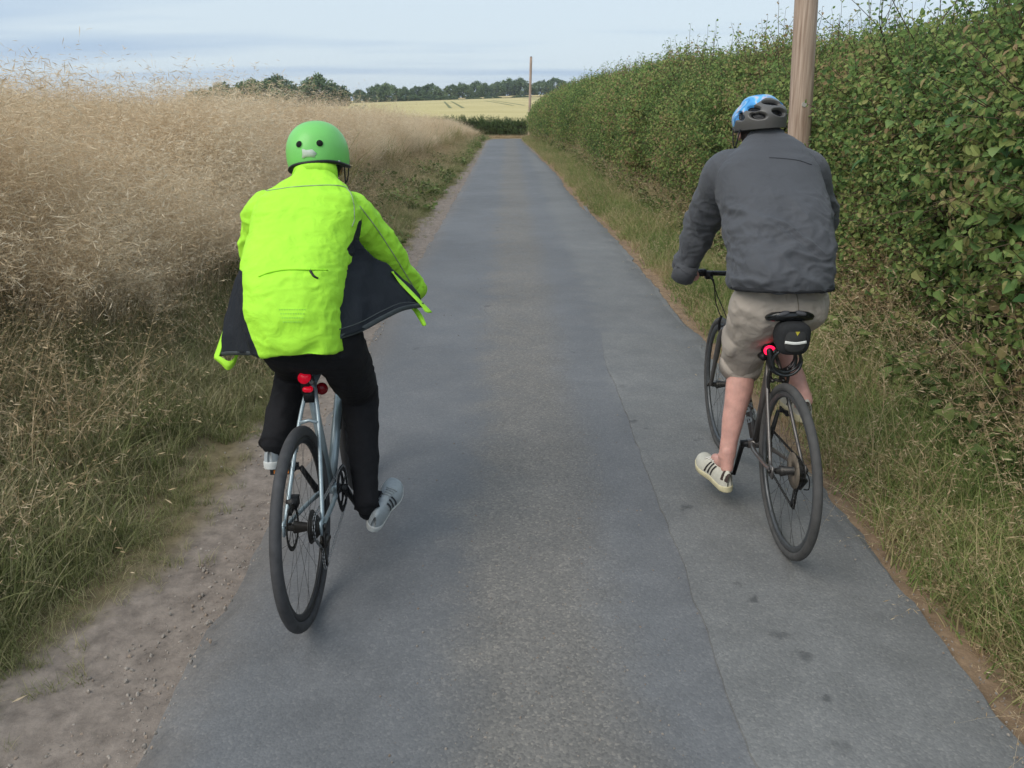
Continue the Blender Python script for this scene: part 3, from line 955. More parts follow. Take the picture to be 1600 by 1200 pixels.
# young shoots leaning out of the face
P, nr, q, face = hedge_point(1500, 1.5, 40, 1.2, False)
nr[:, 2] += 0.8
keep_ = (np.abs(P[:, 1] - 6.6) > 1.0)
P, nr = P[keep_], nr[keep_]
Ps.append(P - 0.08 * nr); Rs.append(aim(nr, 0.5)); Sc.append(0.7 + 0.6 * RNG.rand(len(P))); Id.append(RNG.randint(10, 14, len(P)))
# thin leading shoots along the crest
P, nr, q, face = hedge_point(5000, 1.5, 46, 1.0, True)
k = (q > 0.86)
P, nr = P[k], nr[k]
nr[:, 0] = -0.15; nr[:, 2] = 1.0
Ps.append(P - np.array([0, 0, 0.05])); Rs.append(aim(nr, 0.35)); Sc.append(0.6 + 1.1 * RNG.rand(len(P)) ** 3); Id.append(RNG.randint(10, 14, len(P)))
# the far end of the hedge, where the lane turns
n = 500
a = RNG.rand(n); h = RNG.rand(n)
P = np.column_stack([hedge_x(np.full(n, 47.0)) + 1.8 * a, 47.4 + 0.3 * np.sin(a * 3.1) + 0.1 * RNG.randn(n), h * hedge_h(np.full(n, 47.0)) - 0.1])
Ps.append(P); Rs.append(aim(np.tile([[-0.2, 0.8, 0.4]], (n, 1)), 0.5)); Sc.append(1.5 * (0.7 + 0.6 * RNG.rand(n))); Id.append(RNG.randint(0, 6, n))
# back face
n = 4500
y = 1 + 46 * RNG.rand(n); h = RNG.rand(n)
P = np.column_stack([hedge_x(y) + 1.85 + 0.1 * RNG.randn(n), y, h * hedge_h(y)])
Ps.append(P); Rs.append(aim(np.tile([[1.0, 0, 0.4]], (n, 1)), 0.5)); Sc.append(1.4 * (0.7 + 0.6 * RNG.rand(n))); Id.append(RNG.randint(0, 6, n))
scatter("foliage", sp_small + sp_big + sp_thin, [hedge_leaf, twig_m], np.concatenate(Ps), np.concatenate(Rs), np.concatenate(Sc), np.concatenate(Id), hedge, kind="stuff")

# solid dark core added inside the hedge to block light between the leaves
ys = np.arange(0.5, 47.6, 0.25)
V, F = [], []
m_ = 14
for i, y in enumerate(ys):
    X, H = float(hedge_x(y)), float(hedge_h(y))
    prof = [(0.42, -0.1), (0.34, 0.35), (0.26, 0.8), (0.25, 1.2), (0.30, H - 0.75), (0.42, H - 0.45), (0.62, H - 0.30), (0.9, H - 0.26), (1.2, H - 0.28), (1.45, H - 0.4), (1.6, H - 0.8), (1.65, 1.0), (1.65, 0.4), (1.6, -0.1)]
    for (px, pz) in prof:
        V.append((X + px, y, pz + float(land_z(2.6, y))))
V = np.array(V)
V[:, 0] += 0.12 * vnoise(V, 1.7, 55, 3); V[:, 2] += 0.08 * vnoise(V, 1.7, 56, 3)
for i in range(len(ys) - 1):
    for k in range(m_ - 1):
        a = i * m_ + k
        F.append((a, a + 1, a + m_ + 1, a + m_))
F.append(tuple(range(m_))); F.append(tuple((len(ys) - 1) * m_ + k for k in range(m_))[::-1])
link("dark_core", mesh_np("dark_core", V, F), core_m, hedge)

# the largest leaves near the camera, each a leaf of its own
lm = leaf_mat("bramble_leaf", [S(66, 96, 58), S(92, 126, 76), S(118, 148, 90), S(150, 160, 98)], 0.4, 0.25, 2.5, 0.3)
lv, lf = leaf_vf(0.12, 0.095, 0.18, 0.5)
def fine_leaf(L, W, seed):
    rs = np.random.RandomState(seed)
    v, f = [], []
    n = 7
    for i in range(n + 1):
        t = i / n
        w = W * 0.5 * (math.sin(math.pi * t ** 0.72) ** 0.8 if 0 < t < 1 else 0.02) * (1 + 0.10 * (-1) ** i)
        y = t * L
        z = -0.5 * y * y / L * rs.uniform(0.6, 0.9)
        v += [(-w, y, z + w * 0.30), (0, y, z - 0.001), (w, y, z + w * 0.30)]
    for i in range(n):
        a = 3 * i
        f += [(a, a + 1, a + 4, a + 3), (a + 1, a + 2, a + 5, a + 4)]
    return mesh_np("leaf", v, f)
leaf_meshes = [fine_leaf(0.11, 0.085, k) for k in range(3)] + [fine_leaf(0.085, 0.06, 5)]
for q in leaf_meshes:
    q.materials.append(lm)
P, nr, q, face = hedge_point(2400, 2.4, 6.4, 1.0, False)
k = (vnoise(P, 1.0, 61, 2) > -0.25) & (P[:, 2] < 2.1) & (P[:, 2] > 0.45)
P, nr = P[k][:300], nr[k][:300]
for p_, n_ in zip(P, nr):
    o = bpy.data.objects.new("leaf", random.choice(leaf_meshes))
    COL.objects.link(o)
    o.parent = hedge
    o.location = Vector(p_) - hedge.location + Vector((random.uniform(-0.02, 0.14) * n_[0], 0, 0))
    d = Vector((-0.75, -0.75, -0.35)) + Vector((random.gauss(0, 0.5), random.gauss(0, 0.5), random.gauss(0, 0.4)))
    qd = d.to_track_quat('Y', 'Z')
    o.rotation_euler = (qd @ Euler((0.45, random.uniform(-0.6, 0.6), 0)).to_quaternion()).to_euler()
    s_ = random.uniform(0.6, 1.15)
    o.scale = (s_, s_, s_)

# ------------------------------------------------------------------ low hedge across the bend
far_leaf = leaf_mat("far_hedge_leaf", [S(62, 80, 46), S(84, 104, 58), S(106, 122, 72)], 0.6, 0.2, 0.6, 0.25)
fh = empty("low_hedge", (0, 58, -0.45), "low dark green hedge across the end of the lane at the bend", "hedge")
n = 7000
xq = -9 + 30 * RNG.rand(n); hh = 1.15 + 0.15 * vnoise(np.column_stack([xq, 0 * xq, 0 * xq]), 0.8, 91, 2)
yq = 58.5 + 0.02 * xq
a = RNG.rand(n) * 2
fz = np.where(a < 1, a * hh, hh)
fy = np.where(a < 1, -0.45 + 0.15 * RNG.randn(n), -0.45 + (a - 1) * 0.9)
P = np.column_stack([xq, yq + fy, land_z(xq * 0, yq) + fz - 0.22])
scatter("foliage", sp_small, [far_leaf, twig_m], P, aim(np.tile([[0, -0.8, 0.6]], (n, 1)), 0.5), 1.2 * (0.6 + 0.7 * RNG.rand(n)), RNG.randint(0, 6, n), fh, kind="stuff")
mb = MB()
for i in range(24):
    x0 = -9 + i * 1.25
    mb.add(box((x0 + 0.62, 58.5 + 0.02 * x0, float(land_z(0, 58.5)) + 0.5), (1.27 + 0.01 * (i % 2), 0.55 + 0.02 * (i % 2), 1.06 + 0.02 * (i % 3))))
mb.build("dark_core", core_m, fh, smooth=False)  # solid boxes added as a dark core behind the leaves
x, y = RNG.uniform(-4, 9, 1500), 56.5 + 1.3 * RNG.rand(1500)
scatter("verge_at_the_bend", short, [straw_m], np.column_stack([x, y, land_z(x * 0, y)]), z_rot(1500, 0.2), 0.9 + 0.9 * RNG.rand(1500), RNG.randint(0, 6, 1500), kind="stuff")
# ragged grass on the corner of the right verge
x, y = hedge_x(44.0) - 0.1 + RNG.rand(500) * 0.9, 44 + 5 * RNG.rand(500)
scatter("grass_at_hedge_end", tall + bent, [straw_m], np.column_stack([x, y, land_z(x * 0, y)]), z_rot(500, 0.2), 0.9 + 0.6 * RNG.rand(500), RNG.randint(0, 10, 500), kind="stuff")

# ------------------------------------------------------------------ poles
pole_m = bpy.data.materials.new("pole_wood"); pole_m.use_nodes = True
N, L = nodes_of(pole_m)
b = N["Principled BSDF"]; b.inputs["Roughness"].default_value = 0.85; b.inputs["Specular IOR Level"].default_value = 0.15
tc = N.new("ShaderNodeTexCoord"); mp = N.new("ShaderNodeMapping"); mp.inputs["Scale"].default_value = (30, 30, 1.2)
L.new(tc.outputs["Object"], mp.inputs[0])
nz = N.new("ShaderNodeTexNoise"); nz.inputs["Scale"].default_value = 2.0; nz.inputs["Detail"].default_value = 6; L.new(mp.outputs[0], nz.inputs["Vector"])
rp = N.new("ShaderNodeValToRGB"); rp.color_ramp.elements[0].position = 0.3; rp.color_ramp.elements[1].position = 0.72
rp.color_ramp.elements[0].color = S(146, 124, 108); rp.color_ramp.elements[1].color = S(200, 178, 160)
L.new(nz.outputs["Fac"], rp.inputs[0]); L.new(rp.outputs[0], b.inputs["Base Color"])
bp = N.new("ShaderNodeBump"); bp.inputs["Strength"].default_value = 0.5; bp.inputs["Distance"].default_value = 0.006
L.new(nz.outputs["Fac"], bp.inputs["Height"]); L.new(bp.outputs[0], b.inputs["Normal"])
def pole(x, y, h, r, lean, label):
    z0 = float(land_z(min(x, 2.5), y)) - 0.3
    e = empty("telegraph_pole", (x, y, z0 + 0.3), label, "telegraph pole", "wooden telegraph poles beside the lane")
    pts = [(x + lean * t * h, y, z0 + t * (h + 0.3)) for t in np.linspace(0, 1, 14)]
    v, f = tube(pts, [r * (1 - 0.12 * t) for t in np.linspace(0, 1, 14)], n=20)
    link("post", mesh_np("post", v, f), pole_m, e)
    cv, cf = tube([pts[-1], (pts[-1][0], y, pts[-1][2] + 0.05)], [r * 0.95, r * 0.3], n=20)
    link("pole_cap", mesh_np("pole_cap", cv, cf), mat("cap_metal", S(120, 116, 110), 0.6, 0.3), e)
    return e, pts
pe, pts = pole(2.48, 7.1, 5.2, 0.096, -0.043, "thick brown wooden telegraph pole standing in the hedge behind the grey-jacketed rider")
tag_m = mat("metal_disc", S(205, 200, 192), 0.5, 0.3)
c = at(1257, 163, 7.0)
v, f = disc((c.x, 7.1 - 0.094, c.z), 0.020, 0.006, axis=(0.1, -1, 0), n=16)
link("number_disc", mesh_np("number_disc", v, f, False), tag_m, pe)
ylw = mat("yellow_tag", S(214, 196, 60), 0.5)
c = at(1243, 108, 7.08)
v, f = box((c.x + 0.004, 7.08, c.z), (0.012, 0.05, 0.085))
link("yellow_label", mesh_np("yellow_label", v, f, False), ylw, pe)
pole(1.27, 54.0, 4.85, 0.085, 0.022, "thin distant telegraph pole where the lane meets the low hedge")

# ------------------------------------------------------------------ trees
tree_leaf = leaf_mat("tree_leaf", [S(80, 98, 72), S(100, 120, 84), S(122, 138, 94)], 0.7, 0.15, 0.15, 0.25)
bark = mat("bark", S(84, 74, 62), 0.95, scale=3)
def crown_mesh(seed, wide, nclump, nleaf, leaf):
    """leaf clumps through a rounded crown 1 high, base at z=0.12"""
    rs = np.random.RandomState(seed)
    v, f = [], []
    cl = []
    for k in range(nclump):
        a = rs.rand() * 6.28; zz = rs.rand()
        r = wide * 0.5 * math.sqrt(max(0.05, 1 - (1.75 * (zz - 0.38)) ** 2)) * (0.45 + 0.55 * math.sqrt(rs.rand()))
        cl.append((Vector((r * math.cos(a), r * math.sin(a), 0.08 + 0.82 * zz)), rs.uniform(0.11, 0.18)))
    for c, rad in cl:
        for q in range(nleaf):
            d = Vector((rs.randn(), rs.randn(), rs.randn())); d.normalize()
            p = c + d * rad * rs.rand() ** 0.4
            s = Vector((rs.randn(), rs.randn(), rs.randn() * 0.6)).normalized(); t = d.cross(s)
            if t.length < 0.05: continue
            t.normalize()
            s = (d * 0.5 + s).normalized()
            ll = leaf * rs.uniform(0.5, 1.4)
            n0 = len(v)
            v += [tuple(p - s * ll * 0.5), tuple(p + t * ll * 0.35), tuple(p + s * ll * 0.5), tuple(p - t * ll * 0.35)]
            f.append((n0, n0 + 1, n0 + 2, n0 + 3))
    me = mesh_np("crown", v, f, False)
    me.materials.append(tree_leaf)
    return me
def trunk_mesh(seed):
    rs = np.random.RandomState(seed)
    mb = MB()
    mb.add(tube([(0, 0, -0.06), (0.01, 0, 0.15), (0.0, 0.01, 0.35), (0.02, 0, 0.6)], [0.035, 0.026, 0.02, 0.008], n=7))
    for k in range(6):
        a = rs.rand() * 6.28; z = 0.2 + 0.3 * rs.rand(); r = 0.18 + 0.16 * rs.rand()
        mb.add(tube([(0, 0, z), (r * 0.5 * math.cos(a), r * 0.5 * math.sin(a), z + 0.12), (r * math.cos(a), r * math.sin(a), z + 0.28)], [0.014, 0.009, 0.004], n=5))
    me = mb.mesh("trunk"); me.materials.append(bark)
    return me
crowns = [crown_mesh(500, 1.05, 74, 60, 0.085), crown_mesh(501, 1.3, 88, 60, 0.085), crown_mesh(502, 0.85, 64, 60, 0.085), crown_mesh(503, 1.6, 104, 58, 0.09)]
wides = [1.05, 1.3, 0.85, 1.6]
trunks = [trunk_mesh(k) for k in range(3)]
def tree(px, top, wpx, Y, label, group, zoff=0.0):
    t_ = at(px, top, Y)
    z0 = float(land_z(t_.x, Y)) + zoff
    h = t_.z - z0
    w = wpx / F_PX * Y
    k = min(range(4), key=lambda i: abs(wides[i] - w / h))
    e = empty("broadleaf_tree", (t_.x, Y, z0), label, "tree", group)
    c = bpy.data.objects.new("crown", crowns[k]); COL.objects.link(c); c.parent = e
    c.scale = (w / wides[k], w / wides[k], h); c.rotation_euler = (0, 0, random.uniform(0, 6.28))
    q = bpy.data.objects.new("trunk", random.choice(trunks)); COL.objects.link(q); q.parent = e
    q.scale = (h, h, h * 0.8); q.rotation_euler = (0, 0, random.uniform(0, 6.28))
G1 = "trees of the dark clump above the tall grass"
for a in ((312, 139, 44, 214, "lowest broad bushy tree at the sloping left end of the near clump"),
          (345, 130, 62, 216, "wide flat-topped tree second from the left in the near clump"),
          (388, 124, 58, 210, "rounded tree in the middle of the near clump, left of its notch"),
          (430, 118, 66, 208, "domed tree beside the notch in the middle of the near clump"),
          (433, 140, 42, 198, "small dark bush standing in front of the near clump's middle"),
          (466, 136, 40, 206, "short tree filling the notch of the near clump"),
          (494, 116, 58, 204, "tallest domed tree of the near clump, above the green helmet"),
          (522, 130, 44, 206, "drooping tree at the right end of the near clump")):
    tree(*a, G1)
G2 = "trees of the line along the far field edge"
far = [(561, 140, 22, 330), (587, 132, 34, 345), (606, 130, 34, 330), (581, 150, 12, 322), (630, 136, 30, 350), (652, 135, 34, 352), (672, 131, 38, 352), (705, 132, 26, 380), (722, 130, 34, 385), (745, 127, 34, 400),
       (757, 130, 26, 392), (776, 128, 30, 420), (793, 123, 36, 430), (812, 122, 34, 425), (846, 126, 36, 428), (868, 122, 40, 440), (893, 128, 32, 436), (915, 124, 36, 440), (941, 122, 40, 442), (968, 123, 40, 445), (996, 124, 40, 448)]
names = ["small round tree at the left end of the far tree line", "broad tree second in the far tree line", "upright dark tree standing forward of the far tree line", "small bush before the left end of the far tree line",
         "low spreading tree right of the upright one in the far line", "rounded tree left of the wide one in the far line", "wide heavy tree in the left half of the far line", "narrow tree just right of the wide heavy one",
         "even-topped tree over the upper field's left corner", "taller tree over the middle of the upper field", "short tree in front of the taller one over the upper field", "small gap-side tree left of the twin crowns",
         "left one of the twin tall crowns near the thin pole", "right one of the twin tall crowns near the thin pole", "tree just right of the thin distant pole", "tall tree between the pole and the hedge top",
         "low tree in the dip before the hedge top", "tree over the start of the hedge's skyline", "broad tree half behind the hedge's skyline", "tree behind the hedge's rising skyline", "last tree of the far line, mostly behind the hedge"]
for (a, nm) in zip(far, names):
    tree(a[0], a[1], a[2], a[3], nm, G2)
# dark bushes of the field boundary between the two fields
bush_lab = ["squat bush of the field boundary below the upright tree", "long low bush of the field boundary below the wide tree", "bush of the field boundary under the narrow tree", "low bush of the field boundary left of the pole", "low bush of the field boundary touching the pole", "small bush of the field boundary under the twin crowns"]
for (a, nm) in zip(((640, 148, 34, 333), (672, 148, 40, 333), (700, 149, 30, 334), (770, 150, 26, 335), (815, 149, 30, 335), (740, 151, 24, 334)), bush_lab):
    tree(a[0], a[1], a[2], a[3], nm, "bushes of the field boundary")
# ------------------------------------------------------------------ bicycles
rubber = mat("tyre_rubber", S(66, 66, 68), 0.75, var=0.2, scale=30, bump=0.3, bscale=250)
dusty_rubber = mat("dusty_tyre_rubber", S(76, 75, 74), 0.85, var=0.2, scale=20, bump=0.3, bscale=250)
rim_black = mat("rim_black", S(34, 35, 37), 0.4, 0.2)
rim_grey = mat("rim_grey", S(92, 94, 96), 0.4, 0.6)
steel = mat("steel", S(170, 172, 174), 0.35, 0.9)
dark_steel = mat("dark_steel", S(70, 68, 66), 0.45, 0.8)
black_plastic = mat("black_plastic", S(26, 26, 28), 0.5)
black_gloss = mat("black_gloss", S(22, 23, 25), 0.25, coat=0.3)
dusty = mat("dusty_plastic", S(112, 102, 90), 0.7, var=0.25, scale=25)
silver_blue = mat("silver_blue_paint", S(150, 165, 172), 0.32, 0.35, var=0.06, coat=0.4)
saddle_grey = mat("saddle_grey", S(84, 84, 88), 0.6)
gun_grey = mat("gunmetal_paint", S(96, 92, 90), 0.3, 0.4, var=0.1, coat=0.4)
white_paint = mat("white_lettering", S(206, 210, 210), 0.4)
red_lens = mat("red_lens", S(190, 14, 40), 0.25, var=0.05, emit=S(210, 10, 40), estr=0.25)
red_lit = mat("red_lamp", S(230, 20, 60), 0.25, var=0.05, emit=S(255, 25, 70), estr=1.3)
red_dim = mat("red_reflector", S(120, 12, 24), 0.25, var=0.05)
orange = mat("orange_reflector", S(226, 130, 36), 0.35)
cable_m = mat("cable", S(20, 20, 22), 0.5)

RW, WB = 0.345, 1.05
BB = Vector((0, 0.43, 0.28))

class Bike:
    def __init__(self, X, Y, lean, label, group):
        self.e = empty("bicycle", (X, Y, 0.019), label, "bicycle", group)
        self.M = Matrix.Translation((X, Y, 0.019)) @ Matrix.Rotation(lean, 4, 'Y')
    def w(self, p):
        return self.M @ Vector(p)
    def part(self, name, vfs, m, parent=None, smooth=True, **props):
        mb = MB()
        for q in vfs:
            mb.add(q)
        me = mb.mesh(name, smooth)
        me.transform(self.M)
        return link(name, me, m, parent or self.e, **props)

def bike(X, Y, lean, label, group, frame_m, tyre_m, tyre_r, rim_m, disc_brake, crank_ang, foot_l, foot_r, text):
    K = Bike(X, Y, lean, label, group)
    hb, ht = Vector((0, 0.885, 0.70)), Vector((0, 0.83, 0.865))
    st = Vector((0, 0.43 - 0.306 * 0.50, 0.78))
    fr = []
    fr.append(tube([BB, hb], [0.019, 0.021], 14))
    fr.append(tube([BB, st], 0.0165, 12))
    fr.append(tube([st - Vector((0, -0.005, 0.035)), ht - Vector((0, -0.01, 0.03))], [0.015, 0.017], 12))
    fr.append(tube([hb - (ht - hb) * 0.05, ht], 0.0225, 14))
    fr.append(tube([BB + Vector((-0.036, 0, 0)), BB + Vector((0.036, 0, 0))], 0.022, 14))
    for s in (-1, 1):
        fr.append(tube(spline([(s * 0.012, 0.305, 0.755), (s * 0.034, 0.22, 0.645), (s * 0.052, 0.10, 0.475), (s * 0.064, 0.012, 0.352)], 4), [0.0075] * 13, 9))
        fr.append(tube(spline([(s * 0.018, 0.415, 0.283), (s * 0.040, 0.32, 0.296), (s * 0.058, 0.12, 0.325), (s * 0.064, 0.0, 0.345)], 4), [0.0105] * 5 + [0.009] * 8, 9))
        fr.append(box((s * 0.064, 0.004, 0.343), (0.007, 0.045, 0.05)))
    fr.append(tube([(-0.034, 0.215, 0.64), (0, 0.22, 0.648), (0.034, 0.215, 0.64)], 0.007, 8))
    frame = K.part("frame", fr, frame_m)
    K.part("seat_clamp", [tube([st - Vector((0, -0.004, 0.014)), st + Vector((0, -0.002, 0.01))], 0.0195, 14), box(st + Vector((0, -0.024, 0.0)), (0.026, 0.012, 0.012))], steel, frame)
    if text:
        cu = bpy.data.curves.new("lettering", 'FONT')
        cu.body = text; cu.size = 0.072; cu.extrude = 0.0005; cu.align_x = 'CENTER'; cu.align_y = 'CENTER'; cu.shear = 0.2; cu.offset = 0.0015
        to = bpy.data.objects.new("tmp_text", cu); COL.objects.link(to)
        dg = bpy.context.evaluated_depsgraph_get(); dg.update()
        me = bpy.data.meshes.new_from_object(to.evaluated_get(dg)); bpy.data.objects.remove(to)
        d = (hb - BB).normalized()
        for side in (-1, 1):
            m2 = me.copy(); m2.name = "lettering"
            z = (Vector((side, 0, 0)) * math.cos(R(48)) + Vector((0, -d.z, d.y)) * math.sin(R(48))); xd = -d if side > 0 else d
            xd = d * (1 if side > 0 else -1)
            yd = z.cross(xd)
            rot = Matrix((xd, yd, z)).transposed().to_4x4()
            m2.transform(Matrix.Translation(BB.lerp(hb, 0.42)) @ rot)
            # wrap the flat letters round the tube
            mid = BB.lerp(hb, 0.42)
            for vv in m2.vertices:
                rel = vv.co - mid; a = rel.dot(yd) / 0.0215
                h = 0.0212 + abs(rel.dot(z)) * 0.0
                vv.co = mid + xd * rel.dot(xd) + z * (h * math.cos(a)) + yd * (h * math.sin(a))
            m2.transform(K.M)
            link("lettering", m2, white_paint, frame)
    # wheels
    for nm, y in (("rear_wheel", 0.0), ("front_wheel", WB)):
        we = bpy.data.objects.new(nm, None); COL.objects.link(we); we.parent = K.e
        wc = K.w((0, y, RW)); we.location = wc - K.e.location; we.empty_display_size = 0.1
        c = Vector((0, y, RW))
        K.part("tyre", [ring_tube(c, RW - tyre_r, (tyre_r * 0.95, tyre_r), n=72, m=14)], tyre_m, we)
        rr = RW - tyre_r * 1.9
        K.part("rim", [ring_tube(c, rr - 0.009, (0.011, 0.015), n=72, m=8)], rim_m, we)
        K.part("hub", [tube([c + Vector((-0.05, 0, 0)), c + Vector((-0.032, 0, 0)), c + Vector((-0.03, 0, 0)), c + Vector((0.02, 0, 0)), c + Vector((0.022, 0, 0)), c + Vector((0.05, 0, 0))], [0.012, 0.014, 0.022, 0.014, 0.022, 0.012], 14),
                       tube([c + Vector((-0.078, 0, 0)), c + Vector((0.078, 0, 0))], 0.005, 8), tube([c + Vector((-0.078, 0, 0)), c + Vector((-0.07, 0, 0))], 0.010, 6), tube([c + Vector((0.07, 0, 0)), c + Vector((0.078, 0, 0))], 0.010, 6)], dark_steel, we)
        for k in range(24):
            a = 2 * math.pi * k / 24; s = 1 if k % 2 else -1
            off = 0.55 if (k // 2) % 2 else -0.55
            p0 = c + Vector((s * 0.024, 0.021 * math.cos(a + off), 0.021 * math.sin(a + off)))
            p1 = c + Vector((s * 0.004, (rr - 0.012) * math.cos(a), (rr - 0.012) * math.sin(a)))
            K.part("spoke", [tube([p0, p1], 0.0006, 5)], dark_steel, we)
        if nm == "rear_wheel":
            cs = [disc(c + Vector((0.030 + 0.0042 * q, 0, 0)), 0.058 - 0.0048 * q, 0.0022, n=32) for q in range(7)] + [tube([c + Vector((0.028, 0, 0)), c + Vector((0.06, 0, 0))], 0.02, 16)]
            K.part("cassette", cs, dark_steel, we)
            if not disc_brake:
                K.part("spoke_guard", [disc(c + Vector((0.022, 0, 0)), 0.072, 0.002, n=36, inner=0.02)], dusty, we)
        if disc_brake:
            rt = [disc(c + Vector((-0.036, 0, 0)), 0.08, 0.002, n=40, inner=0.064)]
            for q in range(6):
                a = q * math.pi / 3
                rt.append(tube([c + Vector((-0.036, 0.02 * math.cos(a), 0.02 * math.sin(a))), c + Vector((-0.036, 0.066 * math.cos(a + 0.4), 0.066 * math.sin(a + 0.4)))], (0.004, 0.001), 4, ref=(0, 0.3, 1)))
            K.part("brake_disc", rt, dark_steel, we)
    if disc_brake:
        K.part("brake_caliper", [box((-0.046, 0.07, 0.405), (0.035, 0.05, 0.035)), box((-0.05, 0.06, 0.385), (0.012, 0.07, 0.02))], black_plastic)
        K.part("front_brake_caliper", [box((-0.046, WB - 0.06, 0.40), (0.034, 0.035, 0.055))], black_plastic)
    else:
        K.part("rim_brake", [tube(spline([(s * 0.03, 0.20, 0.60), (s * 0.040, 0.19, 0.66), (s * 0.036, 0.19, 0.71)], 4), 0.007, 8) for s in (-1, 1)] + [box((s * 0.022, 0.205, 0.655), (0.012, 0.05, 0.012)) for s in (-1, 1)] + [tube([(-0.036, 0.19, 0.705), (0.036, 0.19, 0.70)], 0.002, 6)], dark_steel)
        K.part("front_rim_brake", [tube(spline([(s * 0.04, 0.985, 0.63), (s * 0.05, 0.97, 0.69), (s * 0.042, 0.965, 0.73)], 4), 0.007, 8) for s in (-1, 1)] + [box((s * 0.028, 0.975, 0.675), (0.014, 0.05, 0.012)) for s in (-1, 1)], black_plastic)
    # fork
    fk = []
    for s in (-1, 1):
        fk.append(tube(spline([(s * 0.02, 0.893, 0.685), (s * 0.05, 0.915, 0.66), (s * 0.056, 0.97, 0.52), (s * 0.058, 1.035, 0.375), (s * 0.058, WB, 0.342)], 4), [0.014] * 9 + [0.011] * 8, 10))
    fk.append(tube([(-0.045, 0.905, 0.675), (0.045, 0.905, 0.675)], 0.018, 10))
    K.part("fork", fk, frame_m)
    # steering
    stem_t = ht + Vector((0, -0.02, 0.055))
    K.part("stem", [tube([ht, stem_t], 0.017, 12), tube([stem_t - Vector((0, 0, 0.012)), (0, 0.90, 0.955)], 0.016, 12), tube([(-0.025, 0.90, 0.955), (0.025, 0.90, 0.955)], 0.022, 12)], black_gloss)
    bar = spline([(-0.288, 0.86, 0.965), (-0.20, 0.872, 0.968), (-0.08, 0.898, 0.957), (0, 0.90, 0.955), (0.08, 0.898, 0.957), (0.20, 0.872, 0.968), (0.288, 0.86, 0.965)], 6)
    K.part("handlebar", [tube(bar, 0.0125, 10)], black_gloss)
    for s in (-1, 1):
        K.part("grip", [tube([(s * 0.293, 0.8595, 0.965), (s * 0.19, 0.8735, 0.968)], 0.0165, 12)], black_plastic)
        K.part("brake_lever", [box((s * 0.165, 0.885, 0.965), (0.035, 0.035, 0.030)), tube(spline([(s * 0.165, 0.90, 0.96), (s * 0.19, 0.925, 0.95), (s * 0.275, 0.915, 0.935)], 5), 0.005, 8)], black_plastic)
        K.part("shifter", [box((s * 0.135, 0.875, 0.955), (0.032, 0.04, 0.034)), tube([(s * 0.135, 0.85, 0.95), (s * 0.12, 0.835, 0.935)], 0.006, 6)], black_plastic)
    cabs = [tube(spline([(-0.15, 0.90, 0.955), (-0.10, 0.99, 0.93), (-0.06, 1.0, 0.83), (-0.03, 0.93, 0.74), (-0.02, 0.86, 0.66)], 8), 0.0025, 6),
            tube(spline([(-0.13, 0.89, 0.95), (-0.085, 0.97, 0.90), (-0.07, 0.98, 0.80), (-0.045, 0.95, 0.72)], 8), 0.0025, 6),
            tube(spline([(0.15, 0.90, 0.955), (0.09, 1.0, 0.93), (0.05, 0.99, 0.82), (0.025, 0.90, 0.72)], 8), 0.0025, 6),
            tube(spline([(0.13, 0.89, 0.95), (0.07, 0.98, 0.91), (0.03, 0.97, 0.80), (0.02, 0.88, 0.70), (0.022, 0.60, 0.46)], 8), 0.0025, 6)]
    K.part("cable", cabs, cable_m)
    # seat
    sp_t = Vector((0, 0.43 - 0.306 * 0.625, 0.905))
    seat_axis = (st - BB).normalized()
    K.part("seatpost", [tube([st - seat_axis * 0.02, sp_t], 0.0135, 14), box(sp_t + Vector((0, 0.0, 0.008)), (0.045, 0.05, 0.026))], black_gloss if frame_m is gun_grey else dark_steel)
    sv, sf = [], []
    ns = 18
    for i in range(ns + 1):
        t = i / ns
        y = 0.075 + 0.275 * t
        hw = 0.074 * (1 - sstep(0.12, 0.75, t)) + 0.022
        hw *= math.sqrt(max(0.02, 1 - max(0, (0.10 - t) / 0.10) ** 2 * 0.55)) * math.sqrt(max(0.03, 1 - max(0, (t - 0.93) / 0.07) ** 2))
        zt = 0.965 - 0.010 * math.sin(t * 3.0) + 0.010 * (1 - t)
        for k in range(14):
            a = 2 * math.pi * k / 14
            cx, sz = math.cos(a), math.sin(a)
            x = hw * math.copysign(abs(cx) ** 0.7, cx)
            z = zt - 0.012 + (0.014 if sz > 0 else 0.016 + 0.014 * (1 - t)) * math.copysign(abs(sz) ** 0.8, sz) - 0.018 * (abs(x) / 0.1) ** 2
            if sz > 0.3 and abs(cx) < 0.3: z -= 0.006
            sv.append((x, y, z))
    for i in range(ns):
        for k in range(14):
            sf.append((i * 14 + k, i * 14 + (k + 1) % 14, (i + 1) * 14 + (k + 1) % 14, (i + 1) * 14 + k))
    sf.append(tuple(range(14))[::-1]); sf.append(tuple(ns * 14 + k for k in range(14)))
    saddle = K.part("saddle", [(sv, sf)], black_gloss)
    for s in (-1, 1):
        K.part("saddle_panel", [ellipsoid((s * 0.033, 0.080, 0.962), (0.025, 0.010, 0.010), Matrix.Rotation(s * 0.22, 3, 'Y'), 16, 8)], saddle_grey, saddle)
    K.part("saddle_rail", [tube(spline([(s * 0.038, 0.09, 0.935), (s * 0.026, 0.16, 0.918), (s * 0.022, 0.28, 0.922), (s * 0.012, 0.33, 0.945)], 5), 0.0035, 8) for s in (-1, 1)], steel, saddle)
    # drive
    ca, sa = math.cos(crank_ang), math.sin(crank_ang)       # direction of the right-hand crank in the y, z plane
    pr = BB + Vector((0.085, 0.17 * ca, 0.17 * sa)); pl = BB + Vector((-0.085, -0.17 * ca, -0.17 * sa))
    cr_m = black_plastic
